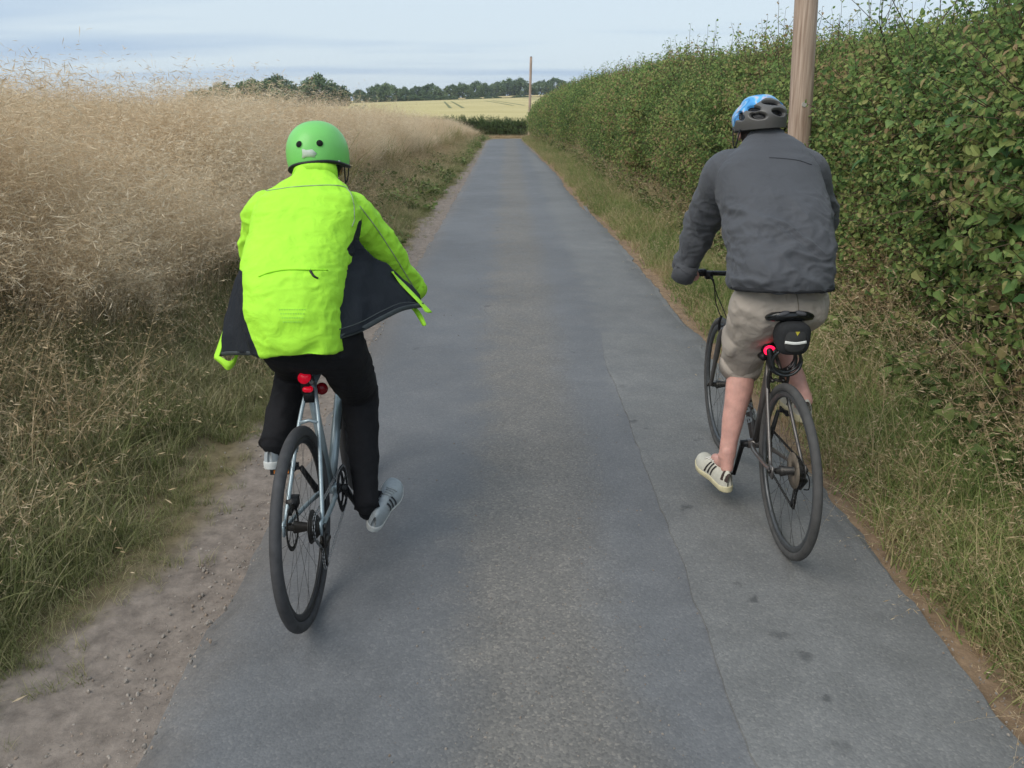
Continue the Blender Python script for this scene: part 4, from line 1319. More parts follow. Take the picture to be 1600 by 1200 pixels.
    K.part("crank_arm", [tube([BB + Vector((0.055, 0, 0)), BB + Vector((0.06, 0.02 * ca, 0.02 * sa)), pr - Vector((0.008, 0, 0))], [(0.016, 0.010), (0.017, 0.010), (0.012, 0.008)], 10, ref=(0, -sa, ca)), tube([BB, BB + Vector((0.066, 0, 0))], 0.016, 12)], cr_m)
    K.part("crank_arm", [tube([BB - Vector((0.055, 0, 0)), BB + Vector((-0.06, -0.02 * ca, -0.02 * sa)), pl + Vector((0.008, 0, 0))], [(0.016, 0.010), (0.017, 0.010), (0.012, 0.008)], 10, ref=(0, -sa, ca)), tube([BB, BB - Vector((0.066, 0, 0))], 0.016, 12)], cr_m)
    cx = 0.046
    ring = [disc(BB + Vector((cx, 0, 0)), 0.088, 0.003, n=44, inner=0.068), disc(BB + Vector((cx - 0.008, 0, 0)), 0.068, 0.002, n=36, inner=0.05)]
    for q in range(5):
        a = q * 2 * math.pi / 5 + crank_ang
        ring.append(tube([BB + Vector((cx, 0, 0)), BB + Vector((cx, 0.074 * math.cos(a), 0.074 * math.sin(a)))], (0.010, 0.002), 6, ref=(0, -math.sin(a), math.cos(a))))
    for q in range(44):
        a = q * 2 * math.pi / 44
        ring.append(box(BB + Vector((cx, 0.0895 * math.cos(a), 0.0895 * math.sin(a))), (0.002, 0.005, 0.005)))
    K.part("chainring", ring, black_plastic if disc_brake else dark_steel)
    A = Vector((cx, 0, RW)); Bc = Vector((cx, 0.43, 0.28)); J = Vector((cx + 0.004, 0.03, 0.255)); T = Vector((cx + 0.004, 0.055, 0.175))
    loop = [Bc + Vector((0, 0, 0.088))]
    loop += [A + Vector((0, 0.02, 0.043)), A + Vector((0, -0.015, 0.043)), A + Vector((0, -0.042, 0.012)), A + Vector((0, -0.036, -0.028))]
    loop += [J + Vector((0, -0.018, 0.005)), J + Vector((0, 0.005, -0.018)), T + Vector((0, -0.022, 0.01)), T + Vector((0, -0.012, -0.02)), T + Vector((0, 0.012, -0.018))]
    loop += [Bc + Vector((0, -0.02, -0.087))]
    for q in range(1, 8):
        a = -math.pi / 2 + q * math.pi / 8
        loop.append(Bc + Vector((0, 0.088 * math.cos(a), 0.088 * math.sin(a))))
    lk = []
    L_ = loop + [loop[0]]
    dens = []
    for i in range(len(L_) - 1):
        a, b2 = L_[i], L_[i + 1]
        k = max(1, int((b2 - a).length / 0.0127))
        dens += [a.lerp(b2, q / k) for q in range(k)]
    for i in range(len(dens)):
        a, b2 = dens[i], dens[(i + 1) % len(dens)]
        off = 0.0025 if i % 2 else 0.0035
        for s in (-1, 1):
            lk.append(tube([a + Vector((s * off, 0, 0)), b2 + Vector((s * off, 0, 0))], (0.0012, 0.0042), 4, ref=(1, 0, 0)))
    K.part("chain", lk, steel if disc_brake else dark_steel)
    dl = [box((0.066, 0.01, 0.315), (0.012, 0.028, 0.05)), tube([(0.075, 0.012, 0.30), (0.058, 0.028, 0.258)], 0.014, 10),
          disc(J, 0.018, 0.006, n=16), disc(T, 0.018, 0.006, n=16)]
    for dx in (-0.006, 0.006):
        dl.append(tube([J + Vector((dx, 0, 0.012)), T + Vector((dx, 0, -0.012))], (0.0015, 0.009), 6, ref=(1, 0, 0)))
    K.part("derailleur", dl, black_plastic if not disc_brake else dark_steel)
    K.part("gear_cable", [tube(spline([(0.068, 0.09, 0.33), (0.075, -0.02, 0.33), (0.078, -0.03, 0.28), (0.07, 0.0, 0.262)], 6), 0.0025, 6)], cable_m)
    for p, s, ang in ((pr, 1, foot_r), (pl, -1, foot_l)):
        rot = Matrix.Rotation(ang, 3, 'X')
        pc = p + Vector((s * 0.055, 0, 0))
        pv = [tube([p, p + Vector((s * 0.10, 0, 0))], 0.007, 8)]
        for dy in (-0.038, 0.038):
            pv.append(box(pc + rot @ Vector((0, dy, 0)), (0.085, 0.014, 0.024), rot))
        for dx in (-0.036, 0.036):
            pv.append(box(pc + rot @ Vector((dx, 0, 0)), (0.012, 0.064, 0.018), rot))
        pd = K.part("pedal", pv, black_plastic, smooth=False)
        for dy in (-0.047, 0.047):
            K.part("reflector", [box(pc + rot @ Vector((0, dy, 0)), (0.055, 0.006, 0.013), rot)], orange, pd, smooth=False)
    return K, pl + Vector((-0.055, 0, 0)), pr + Vector((0.055, 0, 0)), sp_t

GB = "bicycles ridden side by side along the lane"
bikeL, pedLL, pedLR, postL = bike(-0.690, 2.555, R(-2.0), "silver-blue bicycle with disc brake and two red lights, under the rider in neon yellow", GB,
    silver_blue, rubber, 0.0200, rim_black, True, math.atan2(-0.135, 0.10), R(-10), R(12), None)
bikeR, pedRL, pedRR, postR = bike(1.102, 3.0, R(-1.2), "dark grey bicycle with dusty tyres under the rider in shorts", GB,
    gun_grey, dusty_rubber, 0.0172, rim_grey, False, math.atan2(0.165, -0.04), R(8), R(-6), "cannondale")

# lamps of the left-hand bicycle
K = bikeL
def on_post(z):
    return 0.43 - 0.306 * (z - 0.28)
K.part("tail_light", [disc((0.0, on_post(0.815) - 0.045, 0.808), 0.021, 0.022, axis=(0, -1, 0.1), n=24), ], red_lens)
K.part("tail_light", [tube([(-0.006, on_post(0.757) - 0.04, 0.757), (0.008, on_post(0.757) - 0.04, 0.757)], (0.014, 0.012), 14, ref=(0, 1, 0), round_caps=True)], red_lens)
K.part("lamp_bracket", [box((-0.006, on_post(0.785) - 0.022, 0.785), (0.03, 0.03, 0.085)), box((-0.004, on_post(0.735) - 0.016, 0.725), (0.036, 0.03, 0.05))], black_plastic)
K.part("reflector", [disc((0.035, on_post(0.74) + 0.02, 0.735), 0.022, 0.01, axis=(0.3, -1, 0.1), n=20)], red_dim)

# lamp, handlebar light of the right-hand bicycle
K = bikeR
lamp = K.part("tail_light", [ellipsoid((-0.034, on_post(0.775) - 0.065, 0.775), (0.024, 0.016, 0.021), nu=18, nv=12)], red_lit)
K.part("lamp_bracket", [box((-0.03, on_post(0.775) - 0.035, 0.772), (0.045, 0.05, 0.05)), tube([(-0.052, on_post(0.755) - 0.06, 0.745), (-0.045, on_post(0.755) + 0.0, 0.735)], 0.016, 10)], black_plastic)
K.part("handlebar_light", [tube([(-0.010, 0.86, 0.998), (-0.010, 0.94, 1.0)], (0.019, 0.017), 14, round_caps=True), box((-0.01, 0.90, 0.978), (0.02, 0.03, 0.03))], mat("grey_lamp_body", S(96, 98, 102), 0.4))

# saddle bag, hung beneath the saddle
bagc = bikeR.w((0.006, 0.115, 0.868))
bag = empty("saddle_bag", bagc, "small black saddle bag with white reflective strip hanging under the saddle", "saddle bag")
bag_m = mat("bag_fabric", S(40, 41, 43), 0.85, var=0.15, scale=120, bump=0.3, bscale=500)
pts, rad = [], []
for t, w_, h_ in ((0, 0.045, 0.050), (0.04, 0.058, 0.061), (0.12, 0.064, 0.066), (0.5, 0.058, 0.060), (0.85, 0.045, 0.048), (1, 0.036, 0.036)):
    pts.append(Vector((0, -0.075 + 0.165 * t, -0.004 + 0.018 * t))); rad.append((w_, h_))
v, f = tube([bagc + p for p in pts], rad, 32, ref=(1, 0, 0), power=3.2)
link("body", mesh_np("body", v, f), bag_m, bag)
v, f = tube([bagc + Vector((0, -0.0755, -0.004)), bagc + Vector((0, -0.079, -0.004))], [(0.043, 0.047), (0.038, 0.042)], 28, ref=(1, 0, 0), power=3.0)
link("end_panel", mesh_np("end_panel", v, f), mat("bag_panel", S(52, 52, 52), 0.7, bump=0.2), bag)
v, f = tube(spline([bagc + Vector((-0.041, -0.0795, -0.0085)), bagc + Vector((0, -0.0825, -0.0125)), bagc + Vector((0.041, -0.0795, -0.0075))], 6), (0.0058, 0.0016), 8, ref=(0, 0, 1))
link("reflective_strip", mesh_np("reflective_strip", v, f), mat("reflective", S(226, 226, 220), 0.3), bag)
zb = bagc + Vector((0.004, -0.0805, 0.026))
v = [zb + Vector((-0.0085, 0, 0.007)), zb + Vector((0.0085, 0, 0.007)), zb + Vector((0, 0, -0.009)), zb + Vector((-0.0085, 0.003, 0.007)), zb + Vector((0.0085, 0.003, 0.007)), zb + Vector((0, 0.003, -0.009))]
link("triangle_badge", mesh_np("triangle_badge", v, [(0, 2, 1), (3, 4, 5), (0, 1, 4, 3), (1, 2, 5, 4), (2, 0, 3, 5)], False), mat("badge_yellow", S(188, 176, 60), 0.5), bag)
v, f = tube(spline([bagc + Vector((-0.03, 0.03, 0.055)), bagc + Vector((-0.024, 0.04, 0.085)), bagc + Vector((0.024, 0.04, 0.085)), bagc + Vector((0.03, 0.03, 0.055))], 5), (0.010, 0.002), 8, ref=(0, 1, 0))
link("strap", mesh_np("strap", v, f), bag_m, bag)

# coiled cable lock round the seat post
lc = bikeR.w((0.018, 0.185, 0.745))
lock = empty("cable_lock", lc, "black coiled cable lock hanging round the seat post below the bag", "bike lock")
mb = MB()
for k in range(5):
    a = Vector((0.25 * math.sin(k * 1.9), 1, 0.28 * math.cos(k * 2.3)))
    mb.add(ring_tube(lc + Vector((0.004 * math.sin(k * 2.1), -0.028 + 0.017 * k, 0.004 * math.cos(k * 1.7) - 0.002 * k)), 0.055 + 0.004 * math.sin(k * 1.3), 0.0062, axis=a, n=48, m=10))
mb.build("coil", mat("lock_cable", S(34, 38, 40), 0.3, coat=0.5), lock)
mb = MB()
mb.add(tube([lc + Vector((-0.062, 0.0, 0.035)), lc + Vector((-0.052, -0.01, -0.02))], 0.013, 14, round_caps=True))
mb.build("lock_barrel", black_plastic, lock)
# ------------------------------------------------------------------ riders
def remesh(vfs, voxel, smooth=3, name="body"):
    """one continuous surface round overlapping closed shapes"""
    mb = MB()
    for q in vfs:
        mb.add(q)
    me = mb.mesh("tmp")
    o = bpy.data.objects.new("tmp", me)
    COL.objects.link(o)
    m = o.modifiers.new("r", 'REMESH'); m.mode = 'VOXEL'; m.voxel_size = voxel; m.adaptivity = 0
    s = o.modifiers.new("s", 'SMOOTH'); s.factor = 0.5; s.iterations = smooth
    dg = bpy.context.evaluated_depsgraph_get(); dg.update()
    out = bpy.data.meshes.new_from_object(o.evaluated_get(dg))
    bpy.data.objects.remove(o); bpy.data.meshes.remove(me)
    out.name = name
    out.polygons.foreach_set("use_smooth", [True] * len(out.polygons))
    return out

def coords(me):
    a = np.empty(len(me.vertices) * 3); me.vertices.foreach_get("co", a); return a.reshape(-1, 3)
def normals(me):
    a = np.empty(len(me.vertices) * 3, np.float32); me.vertices.foreach_get("normal", a); return a.reshape(-1, 3).astype(float)
def push(me, d):
    c = coords(me) + normals(me) * d[:, None]
    me.vertices.foreach_set("co", c.ravel()); me.update()

def creases(p, scale, stretch, seed, sharp=1.0):
    """ridged folds: noise stretched along one direction"""
    q = p * np.array(stretch)
    q = q + 0.10 * np.column_stack([vnoise(p, 7, seed + 5, 2), vnoise(p, 7, seed + 6, 2), vnoise(p, 7, seed + 7, 2)])
    n = vnoise(q, scale, seed, 2)
    return 1 - np.abs(n) * 2 * sharp

def limb(pts, rad, n=18, k=5):
    P = spline(pts, k)
    rr = []
    for i in range(len(pts) - 1):
        for j in range(k):
            t = j / k; t = t * t * (3 - 2 * t)
            a, b = rad[i], rad[i + 1]
            rr.append(a * (1 - t) + b * t)
    rr.append(rad[-1])
    return tube(P, rr, n, round_caps=True)

def head_shapes(c, fwd, s=1.0):
    """cranium, face and neck root; fwd is where the face looks"""
    y = Vector(fwd).normalized(); x = y.cross(Vector((0, 0, 1))).normalized(); z = x.cross(y)
    M = Matrix((x, y, z)).transposed()
    c = Vector(c)
    E = lambda p, r: ellipsoid(c + M @ (Vector(p) * s), [q * s for q in r], M, 20, 14)
    out = [E((0, -0.005, 0.02), (0.076, 0.096, 0.092)), E((0, 0.025, -0.045), (0.060, 0.070, 0.075)), E((0, 0.055, -0.088), (0.030, 0.030, 0.026)),
           E((0, 0.098, -0.022), (0.013, 0.020, 0.026)), E((0, 0.108, -0.036), (0.016, 0.015, 0.011)), E((0, 0.088, 0.018), (0.050, 0.014, 0.012)),
           E((0, 0.090, -0.066), (0.024, 0.010, 0.006)), E((0, 0.088, -0.077), (0.021, 0.010, 0.006)),
           E((0.030, 0.080, 0.0), (0.013, 0.011, 0.009)), E((-0.030, 0.080, 0.0), (0.013, 0.011, 0.009)),
           E((0.078, -0.005, -0.018), (0.009, 0.020, 0.033)), E((-0.078, -0.005, -0.018), (0.009, 0.020, 0.033)),
           E((0.083, -0.012, -0.008), (0.006, 0.014, 0.018)), E((-0.083, -0.012, -0.008), (0.006, 0.014, 0.018))]
    return out, M

def hand_shapes(wrist, grip, side, axis):
    """a fist closed round a bar: palm on top, four unequal fingers over the front and under, thumb beneath from the inner side"""
    g = Vector(grip); w = Vector(wrist)
    ax = Vector(axis).normalized()                     # towards the bike's middle
    out = [limb([w, g + Vector((0, -0.035, 0.022))], [0.026, 0.028]), ellipsoid(g + Vector((0, -0.022, 0.022)), (0.042, 0.038, 0.016), Matrix.Rotation(-0.35, 3, 'X'))]
    for k, (off, ln, r) in enumerate(((0.031, 0.95, 0.0088), (0.0105, 1.05, 0.0092), (-0.0105, 1.0, 0.0088), (-0.031, 0.82, 0.0078))):
        b = g + ax * off
        R_ = 0.026
        pts = []
        for a in (2.2, 1.35, 0.4, -0.6, -1.5 * ln):
            pts.append(b + Vector((0, R_ * math.cos(a), R_ * math.sin(a))))
        out.append(limb(pts, [r * 1.1, r * 1.08, r, r * 0.95, r * 0.8], 10, 3))
    t0 = g + ax * 0.040 + Vector((0, -0.030, 0.012))
    out.append(limb([t0, g + ax * 0.052 + Vector((0, -0.022, -0.012)), g + ax * 0.046 + Vector((0, -0.002, -0.028)), g + ax * 0.030 + Vector((0, 0.012, -0.030))], [0.0125, 0.0115, 0.0105, 0.0085], 10, 3))
    return out

def foot_frame(heel, toe, up=(0, 0, 1)):
    h, t = Vector(heel), Vector(toe)
    f = (t - h).normalized(); s = f.cross(Vector(up)).normalized(); u = s.cross(f)
    return h, f, s, u, (t - h).length

def shoe(parent, heel, toe, up, outer, upper_m, sole_m, stripe_m, heel_m=None, lace_m=None):
    """low trainer with a moulded sole, laces and three stripes on each flank"""
    h, f, s, u, L = foot_frame(heel, toe, up)
    W = lambda t: 0.5 * np.interp(t, [0, 0.04, 0.12, 0.30, 0.45, 0.65, 0.8, 0.92, 0.98, 1.0], [0.018, 0.046, 0.064, 0.070, 0.072, 0.092, 0.096, 0.080, 0.050, 0.016])
    B = lambda t: outer * np.interp(t, [0, 0.4, 0.7, 1.0], [0, -0.002, 0.004, -0.006])
    mb = MB(); n = 26
    pts = []
    for i in range(n + 1):
        t = i / n; pts.append((t, -W(t) + B(t)))
    for i in range(n, -1, -1):
        t = i / n; pts.append((t, W(t) + B(t)))
    lift = lambda t: 0.014 * max(0, (t - 0.75) / 0.25) ** 2 + 0.004 * max(0, (0.12 - t) / 0.12)
    m = len(pts); v = []
    for (zz, gr) in ((0.0, 0.94), (0.004, 1.02), (0.024, 1.05), (0.028, 0.99)):
        for t, x in pts:
            v.append(h + f * (t * L) + s * (x * gr) + u * (zz + lift(t)))
    fc = [tuple(range(m))[::-1], tuple(3 * m + k for k in range(m))]
    for q in range(3):
        for k in range(m):
            fc.append((q * m + k, q * m + (k + 1) % m, (q + 1) * m + (k + 1) % m, (q + 1) * m + k))
    so = mb.add((v, fc)).build("shoe_sole", sole_m, parent)
    H = lambda t: np.interp(t, [0, 0.03, 0.10, 0.28, 0.42, 0.55, 0.70, 0.85, 0.95, 1.0], [0.060, 0.074, 0.078, 0.066, 0.074, 0.066, 0.052, 0.042, 0.032, 0.012])
    def surf(t, a, off=0.0):
        w, hh = W(t) * 0.99 + off, H(t) + off
        ca, sa = math.cos(a), math.sin(a)
        x = w * math.copysign(abs(ca) ** 0.75, ca) * (1 - 0.30 * max(0, sa) ** 2 * (1 if t < 0.6 else 0.4)); z = hh * abs(sa) ** 0.8
        return h + f * (0.004 + t * (L - 0.008)) + s * (x + B(t)) + u * (0.024 + lift(t) + z)
    v, fc = [], []
    na, nt = 20, 30
    for i in range(nt + 1):
        t = 0.5 - 0.5 * math.cos(math.pi * i / nt)
        for k in range(na + 1):
            v.append(surf(t, math.pi * k / na))
    for i in range(nt):
        for k in range(na):
            a = i * (na + 1) + k
            fc.append((a, a + 1, a + na + 2, a + na + 1))
    fc.append(tuple(range(na + 1))); fc.append(tuple(nt * (na + 1) + k for k in range(na + 1))[::-1])
    sh = MB().add((v, fc)).build("shoe", upper_m, parent)
    for side in (0, 1):
        mb = MB()
        for q in range(3):
            t0 = 0.40 + 0.075 * q
            v = []
            for i in range(7):
                a = 0.10 + 0.95 * i / 6
                if side: a = math.pi - a
                for d_ in (-0.017, 0.017):
                    v.append(surf(t0 - 0.07 * i / 6 + d_ , a, 0.0022))
            mb.add((v, [(2 * i, 2 * i + 1, 2 * i + 3, 2 * i + 2) for i in range(6)]))
        mb.build("shoe_stripe", stripe_m, sh)
    if heel_m is not None:
        v = []
        for i in range(9):
            a = 0.35 + (math.pi - 0.7) * i / 8
            for t in (0.0, 0.10):
                p = surf(t, a, 0.003) - f * (0.004 if t == 0 else 0)
                v.append(p)
        MB().add((v, [(2 * i, 2 * i + 1, 2 * i + 3, 2 * i + 2) for i in range(8)])).build("heel_tab", heel_m, sh)
    mb = MB()
    for q in range(4):
        t = 0.46 + 0.065 * q
        mb.add(tube([surf(t, math.pi * (0.36 + 0.28 * i / 6), 0.003) for i in range(7)], 0.0028, 6))
    mb.build("shoe_lace", lace_m or upper_m, sh)
    return sh

def cloth(name, col, rough=0.8, var=0.06, wscale=18.0, wstr=0.5, weave=900, sheen=0.0, panel=None):
    m = mat(name, col, rough, var=var, scale=9)
    N, L = nodes_of(m)
    b = N["Principled BSDF"]; b.inputs["Specular IOR Level"].default_value = 0.2
    b.inputs["Sheen Weight"].default_value = sheen
    tc = [q for q in N if q.type == 'TEX_COORD'][0]
    n1 = N.new("ShaderNodeTexNoise"); n1.inputs["Scale"].default_value = wscale; n1.inputs["Detail"].default_value = 5; n1.inputs["Distortion"].default_value = 1.2
    n2 = N.new("ShaderNodeTexNoise"); n2.inputs["Scale"].default_value = weave; n2.inputs["Detail"].default_value = 1
    L.new(tc.outputs["Object"], n1.inputs["Vector"]); L.new(tc.outputs["Object"], n2.inputs["Vector"])
    ad = N.new("ShaderNodeMath"); ad.operation = 'MULTIPLY_ADD'; ad.inputs[1].default_value = 0.12
    L.new(n2.outputs["Fac"], ad.inputs[0]); L.new(n1.outputs["Fac"], ad.inputs[2])
    bp = N.new("ShaderNodeBump"); bp.inputs["Strength"].default_value = wstr; bp.inputs["Distance"].default_value = 0.012
    L.new(ad.outputs[0], bp.inputs["Height"]); L.new(bp.outputs[0], b.inputs["Normal"])
    if panel is not None:
        at_ = N.new("ShaderNodeAttribute"); at_.attribute_name = "panel"
        gt = N.new("ShaderNodeMath"); gt.operation = 'GREATER_THAN'; gt.inputs[1].default_value = 0.0
        L.new(at_.outputs["Fac"], gt.inputs[0])
        mx = N.new("ShaderNodeMixRGB")
        src = b.inputs["Base Color"].links[0].from_socket
        L.new(gt.outputs[0], mx.inputs[0]); L.new(src, mx.inputs[1]); mx.inputs[2].default_value = panel
        L.new(mx.outputs[0], b.inputs["Base Color"])
    return m

def skin_mat(name, col):
    m = mat(name, col, 0.55, var=0.16, scale=22, bump=0.35, bscale=160)
    b = m.node_tree.nodes["Principled BSDF"]
    b.inputs["Subsurface Weight"].default_value = 0.12
    b.inputs["Subsurface Radius"].default_value = (0.012, 0.004, 0.002)
    return m

def torso_loft(rows, n=88, sub=7, power=2.5):
    """rows of (centre, half width, half depth); rings lie square to a spine leaning forward by tilt"""
    C = spline([r[0] for r in rows], sub)
    A, B_, T = [], [], []
    for i in range(len(rows) - 1):
        for j in range(sub):
            t = j / sub; t = t * t * (3 - 2 * t) * 0.5 + t * 0.5
            A.append(rows[i][1] * (1 - t) + rows[i + 1][1] * t); B_.append(rows[i][2] * (1 - t) + rows[i + 1][2] * t); T.append(rows[i][3] * (1 - t) + rows[i + 1][3] * t)
    A.append(rows[-1][1]); B_.append(rows[-1][2]); T.append(rows[-1][3])
    v, f = [], []
    for c, a, b, tl in zip(C, A, B_, T):
        nf = Vector((0, math.cos(tl), -math.sin(tl)))
        for k in range(n):
            th = 2 * math.pi * k / n
            cx, sy = math.cos(th), math.sin(th)
            x = a * math.copysign(abs(cx) ** (2 / power), cx); y = b * math.copysign(abs(sy) ** (2 / power), sy)
            v.append(c + Vector((x, 0, 0)) + nf * y)
    m = len(C)
    for i in range(m - 1):
        for k in range(n):
            f.append((i * n + k, i * n + (k + 1) % n, (i + 1) * n + (k + 1) % n, (i + 1) * n + k))
    f.append(tuple(range(n))[::-1]); f.append(tuple((m - 1) * n + k for k in range(n)))
    return v, f

def drape(bvh, pts, off=0.001, from_y=-1.0):
    """project (x, z) points from behind on to a garment"""
    out = []
    for x, z in pts:
        hit = bvh.ray_cast(Vector((x, 0.5, z)), Vector((0, 1, 0)))
        if hit[0] is not None:
            out.append(hit[0] + Vector((0, -off, 0)))
    return out

def seam(name, bvh, pts, r, m, parent, k=10):
    """a cord laid on the back of a garment along sight-independent x, z points"""
    P = spline([Vector((x, 0, z)) for x, z in pts], k)
    Q = drape(bvh, [(p.x, p.z) for p in P])
    if len(Q) > 3:
        MB().add(tube(Q, r, 6)).build(name, m, parent)

def grid_sheet(rows, thick, m, name, parent, fold=0.0, seed=0, sub=6):
    """a piece of cloth from rows of points, given real thickness"""
    R1 = [spline(r, sub) for r in rows]
    cols = list(zip(*R1))
    R2 = [spline(list(c), sub) for c in cols]
    g = list(zip(*R2))
    nv, nu = len(g), len(g[0])
    v = [p for r in g for p in r]
    f = [(i * nu + k, i * nu + k + 1, (i + 1) * nu + k + 1, (i + 1) * nu + k) for i in range(nv - 1) for k in range(nu - 1)]
    me = mesh_np(name, v, f)
    if fold:
        p = coords(me)
        push(me, fold * vnoise(p * np.array([1.6, 1.0, 0.7]), 12, seed, 3))
    nr = normals(me); c = coords(me)
    v2 = np.concatenate([c + nr * thick / 2, c - nr * thick / 2])
    n = len(c)
    f2 = list(f) + [tuple(i + n for i in reversed(q)) for q in f]
    edge = [k for k in range(nu)] + [i * nu + nu - 1 for i in range(1, nv)] + [(nv - 1) * nu + k for k in range(nu - 2, -1, -1)] + [i * nu for i in range(nv - 2, 0, -1)]
    for a, b in zip(edge, edge[1:] + edge[:1]):
        f2.append((b, a, a + n, b + n))
    return link(name, mesh_np(name, v2, f2), m, parent)

def shell(c, M, fn, nu=96, nv=40, thick=0.014):
    """helmet shell: fn(azimuth, s) -> local point for s from crown (0) to rim (1)"""
    v, f = [], []
    outer = []
    for j in range(nv + 1):
        for i in range(nu):
            outer.append(fn(2 * math.pi * i / nu, j / nv))
    n = len(outer)
    inner = [p * (1 - thick / max(0.05, p.length)) for p in outer]
    v = [Vector(c) + M @ p for p in outer] + [Vector(c) + M @ p for p in inner]
    for j in range(nv):
        for i in range(nu):
            a, b, c2, d = j * nu + i, j * nu + (i + 1) % nu, (j + 1) * nu + (i + 1) % nu, (j + 1) * nu + i
            f.append((a, d, c2, b)); f.append((a + n, b + n, c2 + n, d + n))
    for i in range(nu):
        a, b = nv * nu + i, nv * nu + (i + 1) % nu
        f.append((a, a + n, b + n, b))
    return v, f, outer


def garment_rows(table, at_, base, k=1.0):
    """rows (photo height, left, right, how far ahead the back of the cloth lies, half depth) -> ring centres"""
    rows = []
    for i, (yp, xl, xr, back, b) in enumerate(table):
        tl = R(6) + R(30) * min(1.0, i / 5.0)
        s = at_((xl + xr) / 2, yp, base + back)
        m = at_((xl + xr) / 2, yp, base + back + 0.75 * b)
        Yc = (m - Vector((0, 0, CAM_H))).length * 0.985
        e0, e1 = at_(xl, yp, base + back + 0.75 * b), at_(xr, yp, base + back + 0.75 * b)
        rows.append((Vector((m.x, s.y + b * math.cos(tl), s.z - b * math.sin(tl))), (e1.x - e0.x) / 2, b, tl))
    return rows
# ================================================================== rider in neon yellow
XL, YL = -0.690, 2.575
Lp = lambda x, y, z: Vector((XL + x, YL + y, z))
atL = lambda px, py, Y: at(px, py, YL + (Y - 2.57))      # Y counted as if the wheel stood at 2.57
pL = empty("person", (XL, YL + 0.3, 0.0), "person in neon yellow jacket and green helmet riding with jacket flapping open", "person", "cyclists riding away down the lane")
shR, shL = atL(541, 322, 3.06), atL(410, 324, 3.06)
elR, wrR = atL(599, 390, 3.20), atL(643, 446, 3.36)
elL, wrL = atL(400, 392, 3.14), Lp(-0.27, 0.80, 1.01)
gripR, gripL = bikeL.w((0.25, 0.867, 0.967)), bikeL.w((-0.25, 0.867, 0.967))
hcL = atL(497, 243, 3.18)
headL = atL(498, 228, 3.19); headL.z = hcL.z - 0.022
hipC = Lp(0, 0.22, 0.98)
footR = pedLR_w = bikeL.w(pedLR); footL = bikeL.w(pedLL)
hipR_, hipL_ = Lp(0.075, 0.23, 0.95), Lp(-0.085, 0.23, 0.95)
kneeR, ankR = atL(562, 612, 3.22), atL(573, 785, 2.97)
kneeL, ankL = Lp(-0.15, 0.56, 0.74), atL(430, 688, 2.86)

rows = garment_rows(((558, 396, 533, 0.015, 0.140), (530, 388, 532, 0.02, 0.155), (490, 378, 533, 0.04, 0.165), (440, 376, 535, 0.09, 0.165), (400, 377, 541, 0.16, 0.160), (360, 384, 551, 0.24, 0.150),
                     (330, 391, 558, 0.295, 0.135), (306, 397, 563, 0.34, 0.118), (294, 407, 559, 0.375, 0.100), (282, 430, 547, 0.41, 0.082), (268, 455, 529, 0.445, 0.066), (257, 462, 520, 0.47, 0.058)), atL, 2.57)
rowsL = rows
skinL = skin_mat("skin_rosy", S(196, 138, 118))
face, HM = head_shapes(headL, (0.0, 1, -0.10))
neckL = (shR + shL) / 2 + Vector((0.01, -0.02, 0.02))
chestL = (neckL + hipC) / 2 + Vector((0, 0.03, 0.02))
parts = face + [limb([neckL, headL + Vector((0, -0.03, -0.07))], [0.060, 0.055]),
                limb([Lp(0, 0.27, 1.04), rowsL[4][0], rowsL[5][0], rowsL[7][0]], [0.09, 0.10, 0.095, 0.075], 20), ellipsoid(Lp(0, 0.27, 0.95), (0.12, 0.08, 0.06)),
                limb([shL, shR], [0.045, 0.045]),
                limb([shR, elR, wrR], [0.042, 0.036, 0.028]), limb([shL, elL, wrL], [0.042, 0.036, 0.028]),
                limb([hipR_, kneeR, ankR], [0.072, 0.05, 0.036]), limb([hipL_, kneeL, ankL], [0.072, 0.05, 0.036])]
footv = lambda ank, f, dn: limb([ank, ank + f * 0.03 + dn * 0.05, ank + f * 0.08 + dn * 0.065], [0.033, 0.031, 0.022])
fR = (atL(614, 757, 3.17) - atL(574, 822, 2.95)); fR.normalize()
fL = Vector((0.0, 0.97, -0.12)).normalized()
parts += [footv(ankR, fR, Vector((0, 0, -1))), footv(ankL, fL, Vector((0, 0, -1)))]
parts += hand_shapes(wrR, gripR, 1, (-1, 0, 0)) + hand_shapes(wrL, gripL, -1, (1, 0, 0))
body = remesh(parts, 0.0042, 2)
link("body", body, skinL, pL)

# trousers
trouser_m = cloth("black_trousers", S(33, 33, 36), 0.85, wscale=14, wstr=0.6)
tr = [ellipsoid(Lp(0, 0.255, 0.93), (0.150, 0.125, 0.10)), limb([hipR_ + Vector((0.005, 0, 0)), hipR_.lerp(kneeR, 0.45) + Vector((0.006, -0.01, 0)), kneeR], [0.100, 0.092, 0.076], 22),
      limb([kneeR, kneeR.lerp(ankR, 0.5), ankR + (ankR - kneeR).normalized() * 0.00], [0.076, 0.060, 0.047], 22),
      limb([hipL_, kneeL], [0.098, 0.072], 22), limb([kneeL, kneeL.lerp(ankL, 0.5) + Vector((0.0, -0.01, 0)), ankL], [0.074, 0.062, 0.052], 22)]
me = remesh(tr, 0.006, 6, "trousers")
p = coords(me)
push(me, 0.0045 * creases(p, 9, (1, 1, 2.4), 301) + 0.003 * vnoise(p, 22, 303, 2))
link("trousers", me, trouser_m, pL)
for a, k, r_ in ((ankR, kneeR, 0.047), (ankL, kneeL, 0.053)):
    d = (a - k).normalized()
    MB().add(tube([a - d * 0.03, a + d * 0.022, a + d * 0.025, a + d * 0.015], [r_ - 0.008, r_ + 0.004, r_ - 0.002, r_ - 0.008], 26)).build("trouser_cuff", trouser_m, pL)
